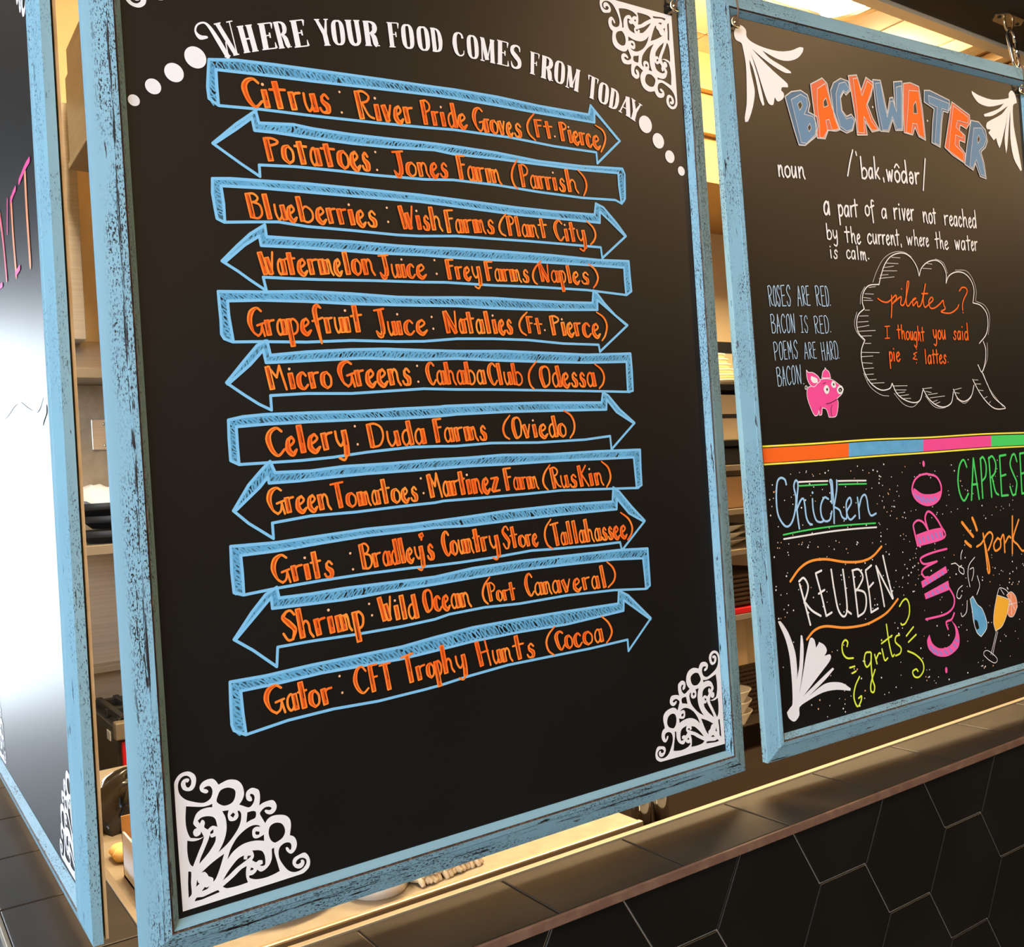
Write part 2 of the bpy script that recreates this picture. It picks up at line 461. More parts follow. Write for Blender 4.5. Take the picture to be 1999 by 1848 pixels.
# ------------------------------------------------------------------ ledge (L shaped, round the corner)
ledge = thing('bar_ledge', 'brown tiled bar ledge running round the corner under the three chalkboards', 'ledge', (0, 0, -0.072))
def at_ledge(mb, name, m, bevel=0.0, label=None):
    mb.v = [(x, y, z + 0.072) for x, y, z in mb.v]
    return tag(mb.build(name, m, ledge, bevel), label)
b = MB(); b.box(-0.096, 4.0, -0.084, 0.009, -0.0715, -0.0625); b.box(-0.096, 0.0, 0.009, 2.39, -0.0715, -0.0625)
at_ledge(b, 'mortar_bed', M['grout'])
joints = [-0.098, 0.0, 0.1545, 0.309, 0.4645, 0.6215, 0.7805, 0.944, 1.104, 1.264]
while joints[-1] < 3.85: joints.append(joints[-1] + 0.157)
b = MB()
for i in range(len(joints) - 1):
    if i == 0: b.box(-0.098, -0.0012, -0.086, 0.010, -0.0685, -0.060)
    else: b.box(joints[i] + 0.0012, joints[i + 1] - 0.0012, -0.086, 0.010, -0.0685, -0.060)
ys = [0.0105, 0.134, 0.286, 0.442, 0.597, 0.753]
while ys[-1] < 2.23: ys.append(ys[-1] + 0.155)
for i in range(len(ys) - 1):
    b.box(-0.098, 0.001, ys[i] + 0.0012, ys[i + 1] - 0.0012, -0.0685, -0.060)
at_ledge(b, 'top_tiles', M['ledge_tile'], 0.0012)
b = MB(); b.box(-0.099, 4.0, -0.0895, -0.0862, -0.0695, -0.0602)
at_ledge(b, 'front_lip', M['lip'], 0.0008)
b = MB(); b.box(-0.1025, -0.0985, -0.0895, 2.39, -0.0705, -0.0600)
at_ledge(b, 'side_trim', M['trim'], 0.0006, 'pale metal edge trim')
b = MB(); b.box(0.003, 4.0, 0.0105, 0.0185, -0.080, -0.0585); b.box(0.001, 0.008, 0.0185, 2.39, -0.080, -0.0585)
at_ledge(b, 'back_trim', M['trim'], 0.0006, 'bright metal edge strip')

# ------------------------------------------------------------------ header beams the boards hang from
b = MB(); b.box(-0.13, 4.0, -0.13, 0.034, 1.0, DZ); b.box(-0.13, 0.02, 0.034, 2.4, 1.10, DZ)
struct('beam', b, M['beam'])
b = MB(); b.box(0.02, 4.0, 0.035, 0.055, 0.994, 1.04)
struct('trim_1', b, M['ceil'])

# ------------------------------------------------------------------ traced marks (board x, z in 0.1 mm)
ORANGE = {1:{"w":[["C",961,6614,184,15,-22,155,155],["i",1136,6628,60,5,-23,156,155],["t",1196,6633,175,15,-23,157,155],["r",1371,6647,131,11,-23,159,155],["u",1502,6658,139,12,-24,160,155],["s",1641,6670,136,11,-24,162,155],["R",2014,6670,188,14,-18,149,173],["i",2192,6682,86,6,-18,151,173],["v",2278,6688,118,9,-18,152,173],["e",2396,6697,109,8,-19,153,173],["r",2504,6705,113,8,-19,154,173],["P",2702,6724,117,8,-15,135,172],["r",2810,6731,83,6,-15,136,172],["i",2893,6737,87,6,-15,136,172],["d",2980,6743,114,8,-16,137,172],["e",3094,6752,119,9,-16,138,172],["G",3272,6752,155,4,-15,132,177],["r",3417,6755,58,2,-16,134,177],["o",3476,6756,102,3,-16,134,177],["v",3577,6759,93,2,-16,135,177],["e",3670,6761,85,2,-16,136,177],["s",3755,6764,118,3,-16,136,177],["F",4024,6798,122,7,-14,116,156],["t",4139,6804,135,8,-14,117,156],["P",4356,6807,114,-3,-16,134,147],["i",4464,6803,61,-1,-17,134,147],["e",4525,6802,93,-2,-17,135,147],["r",4618,6800,88,-2,-17,135,147],["c",4706,6798,85,-2,-17,136,147],["e",4791,6796,120,-3,-17,137,147]],"s":[[[4025,7038],[3961,6969],[3928,6897],[3949,6819],[4023,6763]],[[4842,7044],[4939,7004],[4973,6931],[4945,6842],[4898,6765]]],"d":[[1850,6888],[1861,6704],[4279,6841]]},2:{"w":[["P",1124,6168,158,6,-22,152,132],["o",1276,6174,121,5,-22,153,132],["t",1397,6178,134,5,-23,154,132],["a",1531,6183,107,4,-23,156,132],["t",1638,6188,161,6,-23,157,132],["o",1798,6194,123,5,-24,158,132],["e",1921,6199,107,4,-24,160,132],["s",2029,6203,94,4,-24,161,132],["J",2348,6189,147,14,-14,132,179],["o",2485,6202,127,13,-15,133,179],["n",2612,6215,135,13,-15,134,179],["e",2747,6228,102,10,-15,135,179],["s",2849,6238,109,11,-15,136,179],["F",3060,6247,115,2,-16,138,170],["a",3166,6248,112,2,-16,139,170],["r",3278,6250,101,2,-16,140,170],["m",3379,6252,203,4,-16,141,170],["P",3802,6256,130,4,-15,130,178],["a",3921,6259,111,4,-16,131,178],["r",4032,6263,90,3,-16,132,178],["r",4123,6266,89,3,-16,132,178],["i",4212,6269,75,3,-16,133,178],["s",4287,6271,104,3,-16,133,178],["h",4392,6275,174,6,-16,134,178]],"s":[[[3774,6530],[3713,6435],[3694,6345],[3718,6268],[3756,6236]],[[4553,6527],[4635,6460],[4664,6387],[4653,6324],[4618,6259]]],"d":[[2172,6389],[2180,6225]]},3:{"w":[["B",936,5659,145,4,-19,132,161],["l",1072,5663,93,3,-19,134,161],["u",1166,5666,117,3,-19,134,161],["e",1283,5669,98,3,-20,135,161],["b",1381,5672,168,5,-20,136,161],["e",1549,5677,110,3,-20,138,161],["r",1660,5680,100,3,-21,139,161],["r",1760,5683,105,3,-21,140,161],["i",1865,5686,78,2,-21,141,161],["e",1943,5688,102,3,-21,141,161],["s",2044,5691,120,4,-22,142,161],["W",2384,5699,183,9,-14,133,164],["i",2558,5708,66,3,-15,134,164],["s",2625,5711,89,5,-15,135,164],["h",2714,5716,139,7,-15,136,164],["F",2878,5707,120,9,-14,129,170],["a",2989,5715,97,7,-15,130,170],["r",3087,5723,106,8,-15,131,170],["m",3193,5731,155,12,-15,132,170],["s",3348,5742,107,8,-15,133,170],["P",3606,5742,104,4,-14,123,162],["l",3703,5745,73,3,-15,124,162],["a",3776,5748,108,4,-15,125,162],["n",3883,5752,105,4,-15,125,162],["t",3988,5756,129,5,-15,126,162],["C",4193,5747,139,2,-15,128,164],["i",4324,5749,70,1,-16,129,164],["t",4394,5750,92,2,-16,129,164],["y",4486,5751,139,2,-16,130,164]],"s":[[[3592,5961],[3527,5889],[3500,5816],[3524,5759],[3572,5739]],[[4631,5990],[4715,5928],[4744,5855],[4719,5789],[4667,5741]]],"d":[[2254,5883],[2259,5753]]},4:{"w":[["W",1007,5180,161,10,-15,134,146],["a",1162,5190,82,5,-15,135,146],["t",1244,5195,100,6,-15,136,146],["e",1344,5202,103,7,-15,137,146],["r",1447,5208,101,7,-16,138,146],["m",1547,5215,146,9,-16,139,146],["e",1693,5224,82,5,-16,140,146],["l",1775,5229,94,6,-16,141,146],["o",1869,5235,101,7,-16,142,146],["n",1970,5242,131,8,-17,143,146],["J",2134,5227,134,8,-13,124,171],["u",2259,5234,106,6,-13,125,171],["i",2366,5240,60,4,-14,126,171],["c",2425,5244,96,6,-14,126,171],["e",2521,5249,122,7,-14,127,171],["F",2855,5256,109,5,-14,124,155],["r",2957,5261,91,4,-14,125,155],["e",3049,5265,92,4,-14,125,155],["y",3141,5270,120,6,-14,126,155],["F",3298,5270,118,4,-14,122,157],["a",3409,5273,99,3,-14,122,157],["r",3508,5276,86,3,-14,123,157],["m",3594,5279,149,5,-14,124,157],["s",3743,5284,99,3,-15,125,157],["N",3965,5303,148,2,-14,120,150],["a",4107,5305,118,2,-15,121,150],["p",4225,5307,93,2,-15,122,150],["l",4318,5309,78,1,-15,123,150],["e",4396,5310,103,2,-15,123,150],["s",4499,5312,141,2,-15,124,150]],"s":[[[3986,5515],[3905,5430],[3876,5356],[3894,5296],[3926,5274]],[[4617,5529],[4701,5478],[4739,5398],[4713,5327],[4669,5280]]],"d":[[2727,5432],[2743,5303]]},5:{"w":[["G",871,4650,158,10,-12,133,182],["r",1020,4660,98,6,-12,135,182],["a",1119,4667,92,6,-12,135,182],["p",1210,4673,126,8,-12,136,182],["e",1336,4681,110,7,-12,137,182],["f",1446,4688,123,8,-13,138,182],["r",1569,4696,86,6,-13,140,182],["u",1655,4701,104,7,-13,140,182],["i",1759,4708,61,4,-13,141,182],["t",1820,4712,129,8,-13,142,182],["J",2058,4684,135,10,-14,129,196],["u",2183,4694,101,8,-14,130,196],["i",2283,4701,68,5,-14,131,196],["c",2351,4707,126,9,-14,131,196],["e",2477,4716,140,11,-14,132,196],["N",2792,4736,172,3,-15,135,158],["a",2956,4740,80,2,-15,137,158],["t",3037,4741,111,2,-15,137,158],["a",3148,4743,105,2,-16,138,158],["l",3253,4746,86,2,-16,139,158],["i",3339,4747,81,2,-16,140,158],["e",3420,4749,85,2,-16,140,158],["s",3505,4751,89,2,-16,141,158],["F",3765,4769,98,-5,-11,96,178],["t",3856,4764,116,-6,-11,96,178],["P",4065,4754,145,-1,-17,140,143],["i",4205,4753,70,0,-17,141,143],["e",4274,4753,105,0,-17,141,143],["r",4379,4753,100,0,-17,142,143],["c",4479,4752,133,-1,-17,143,143],["e",4612,4751,125,-1,-18,144,143]],"s":[[[3773,4980],[3702,4917],[3668,4850],[3691,4779],[3747,4745]],[[4687,5019],[4781,4965],[4820,4878],[4789,4775],[4740,4717]]],"d":[[2656,4887],[2667,4775],[3984,4804]]},6:{"w":[["M",1002,4197,199,6,-15,140,148],["i",1195,4203,78,2,-16,141,148],["c",1273,4205,114,3,-16,142,148],["r",1387,4208,110,3,-16,143,148],["o",1497,4211,116,3,-16,144,148],["G",1663,4222,174,5,-15,146,155],["r",1829,4226,101,3,-15,147,155],["e",1930,4229,113,3,-16,148,155],["e",2043,4232,120,3,-16,150,155],["n",2163,4235,132,4,-16,151,155],["s",2295,4239,113,3,-16,152,155],["C",2568,4242,106,1,-14,131,161],["a",2667,4243,106,1,-14,132,161],["h",2774,4244,119,1,-15,133,161],["a",2892,4245,107,1,-15,134,161],["b",2999,4246,119,1,-15,135,161],["a",3118,4247,113,1,-15,136,161],["C",3258,4240,116,0,-14,128,168],["l",3365,4240,73,0,-15,129,168],["u",3439,4240,107,0,-15,129,168],["b",3546,4240,137,0,-15,130,168],["O",3881,4218,163,1,-17,142,151],["d",4036,4219,133,1,-17,144,151],["e",4169,4220,112,1,-17,145,151],["s",4281,4221,107,1,-17,146,151],["s",4387,4221,106,1,-18,146,151],["a",4494,4222,134,1,-18,147,151]],"s":[[[3851,4481],[3770,4398],[3743,4326],[3758,4242],[3799,4200]],[[4616,4462],[4701,4406],[4735,4331],[4713,4255],[4659,4204]]],"d":[[2465,4420],[2468,4271]]},7:{"w":[["C",967,3626,176,12,-15,149,161],["e",1136,3638,108,7,-15,151,161],["l",1244,3645,88,6,-15,152,161],["e",1332,3651,132,9,-15,153,161],["r",1464,3661,127,9,-16,154,161],["y",1590,3669,139,10,-16,156,161],["D",1906,3667,196,6,-14,138,159],["u",2094,3673,158,5,-15,140,159],["d",2253,3678,135,4,-15,142,159],["a",2388,3683,133,4,-15,143,159],["F",2607,3693,110,1,-15,135,167],["a",2709,3694,118,1,-15,135,167],["r",2827,3696,110,1,-15,136,167],["m",2937,3697,168,2,-15,137,167],["s",3105,3699,102,1,-16,139,167],["O",3500,3706,141,-1,-15,132,161],["v",3633,3705,112,-1,-15,134,161],["i",3746,3705,81,0,-16,134,161],["e",3827,3704,124,-1,-16,135,161],["d",3951,3703,124,-1,-16,136,161],["o",4075,3703,118,-1,-16,137,161]],"s":[[[3479,3936],[3414,3867],[3390,3797],[3410,3732],[3458,3701]],[[4160,3973],[4249,3922],[4289,3835],[4274,3749],[4222,3689]]],"d":[[1789,3869],[1806,3706]]},8:{"w":[["G",939,3135,167,2,-13,135,168],["r",1098,3138,92,1,-13,137,168],["e",1190,3139,109,1,-14,137,168],["e",1299,3140,98,1,-14,138,168],["n",1397,3141,127,2,-14,139,168],["T",1525,3146,146,2,-13,125,184],["o",1662,3149,112,1,-13,127,184],["m",1774,3150,137,2,-13,128,184],["a",1911,3152,87,1,-13,129,184],["t",1999,3153,115,2,-13,129,184],["o",2114,3154,102,1,-14,130,184],["e",2216,3156,88,1,-14,131,184],["s",2305,3157,92,1,-14,132,184],["M",2506,3176,160,2,-15,140,164],["a",2658,3179,100,1,-15,141,164],["r",2758,3180,83,1,-15,142,164],["t",2841,3181,84,1,-16,143,164],["i",2925,3182,70,1,-16,143,164],["n",2995,3183,109,1,-16,144,164],["e",3104,3184,99,1,-16,145,164],["z",3203,3185,116,1,-16,146,164],["F",3368,3191,113,-1,-14,124,181],["a",3472,3191,93,-1,-14,124,181],["r",3565,3189,72,-1,-14,125,181],["m",3638,3188,154,-2,-14,126,181],["R",3949,3174,122,0,-15,128,171],["u",4062,3174,112,0,-15,129,171],["s",4174,3174,120,0,-15,130,171],["K",4304,3173,143,-1,-16,131,171],["i",4437,3173,80,0,-16,132,171],["n",4517,3173,125,0,-16,132,171]],"s":[[[3936,3420],[3867,3345],[3838,3268],[3855,3207],[3893,3168]],[[4621,3425],[4706,3358],[4734,3268],[4717,3206],[4671,3148]]],"d":[[2427,3365],[2447,3226]]},9:{"w":[["G",935,2549,183,0,-13,135,179],["r",1109,2550,123,0,-13,137,179],["i",1232,2550,60,0,-14,138,179],["t",1292,2550,110,0,-14,139,179],["s",1402,2550,114,0,-14,140,179],["B",1768,2582,123,3,-13,128,180],["r",1883,2587,99,3,-13,129,180],["a",1981,2589,92,2,-13,130,180],["d",2073,2592,85,2,-14,130,180],["l",2158,2594,70,2,-14,131,180],["e",2228,2596,83,2,-14,132,180],["y",2311,2598,108,3,-14,132,180],["'",2396,2606,44,-4,-15,144,170],["s",2440,2602,91,-7,-15,144,170],["C",2622,2616,94,0,-15,136,171],["o",2707,2617,83,0,-15,136,171],["u",2790,2618,86,0,-15,137,171],["n",2876,2618,87,0,-15,138,171],["t",2963,2618,88,0,-15,138,171],["r",3051,2618,89,0,-15,139,171],["y",3140,2618,132,0,-16,140,171],["S",3300,2618,103,-1,-13,118,190],["t",3393,2618,100,-1,-13,118,190],["o",3493,2617,92,-1,-14,119,190],["r",3585,2616,74,-1,-14,120,190],["e",3659,2616,79,-1,-14,120,190],["T",3901,2587,126,0,-15,128,186],["a",4016,2588,92,0,-15,129,186],["l",4108,2588,73,0,-15,130,186],["l",4181,2588,75,0,-15,130,186],["a",4256,2588,95,0,-15,131,186],["h",4350,2588,115,0,-16,131,186],["a",4465,2588,97,0,-16,132,186],["s",4562,2588,85,0,-16,133,186],["s",4647,2588,79,0,-16,134,186],["e",4726,2588,96,0,-16,134,186],["e",4822,2588,104,0,-16,135,186]],"s":[[[3903,2865],[3834,2786],[3815,2698],[3842,2611],[3903,2563]],[[4843,2863],[4946,2789],[4992,2695],[4974,2620],[4918,2563]]],"d":[[1666,2739],[1683,2595]]},10:{"w":[["S",993,2052,157,1,-14,146,177],["h",1140,2054,148,1,-14,148,177],["r",1288,2056,123,1,-15,149,177],["i",1411,2057,82,1,-15,150,177],["m",1493,2057,158,1,-15,151,177],["p",1651,2059,126,1,-15,153,177],["W",1918,2096,157,-10,-14,135,165],["i",2067,2087,66,-4,-14,136,165],["l",2133,2083,70,-4,-14,137,165],["d",2203,2078,118,-7,-14,137,165],["O",2372,2117,121,-3,-14,136,154],["c",2486,2115,89,-2,-15,137,154],["e",2575,2113,90,-2,-15,137,154],["a",2665,2111,108,-2,-15,138,154],["n",2773,2109,127,-3,-15,139,154],["P",3092,2127,106,-9,-12,105,176],["o",3190,2119,73,-6,-12,106,176],["r",3264,2113,70,-6,-12,106,176],["t",3333,2107,92,-8,-12,107,176],["C",3539,2120,113,-4,-14,126,181],["a",3642,2117,121,-4,-14,127,181],["n",3763,2113,101,-3,-15,127,181],["a",3864,2110,124,-4,-15,128,181],["v",3987,2105,145,-5,-15,129,181],["e",4133,2100,124,-4,-15,130,181],["r",4257,2096,121,-4,-15,131,181],["a",4379,2092,121,-4,-16,132,181],["l",4500,2088,108,-4,-16,133,181]],"s":[[[3118,2362],[3054,2295],[3027,2218],[3042,2147],[3080,2106]],[[4605,2357],[4678,2293],[4709,2214],[4682,2141],[4603,2085]]],"d":[[1817,2269],[1839,2163]]},11:{"w":[["G",799,1462,201,-6,-13,140,172],["a",991,1458,113,-3,-14,142,172],["t",1104,1455,94,-3,-14,143,172],["o",1199,1452,110,-3,-14,144,172],["r",1309,1449,123,-3,-14,145,172],["C",1621,1490,159,-11,-12,122,200],["F",1780,1480,108,-7,-13,124,200],["T",1889,1472,134,-9,-13,125,200],["T",2111,1489,150,7,-14,134,200],["r",2249,1498,114,5,-14,135,200],["o",2364,1503,88,4,-14,136,200],["p",2452,1507,84,4,-15,137,200],["h",2535,1511,135,6,-15,138,200],["y",2671,1517,138,6,-15,139,200],["H",2909,1516,193,-3,-15,133,187],["u",3091,1515,115,-2,-15,135,187],["n",3206,1513,130,-2,-15,136,187],["t",3336,1511,157,-2,-15,137,187],["s",3493,1509,126,-2,-16,138,187],["C",3870,1524,121,0,-16,135,141],["o",3986,1525,111,0,-16,136,141],["c",4097,1525,121,0,-16,137,141],["o",4218,1525,150,0,-16,137,141],["a",4369,1525,133,0,-16,139,141]],"s":[[[3864,1772],[3784,1706],[3748,1627],[3771,1540],[3834,1488]],[[4489,1789],[4572,1715],[4613,1621],[4582,1551],[4530,1506]]],"d":[[1489,1675],[1505,1526]]}}
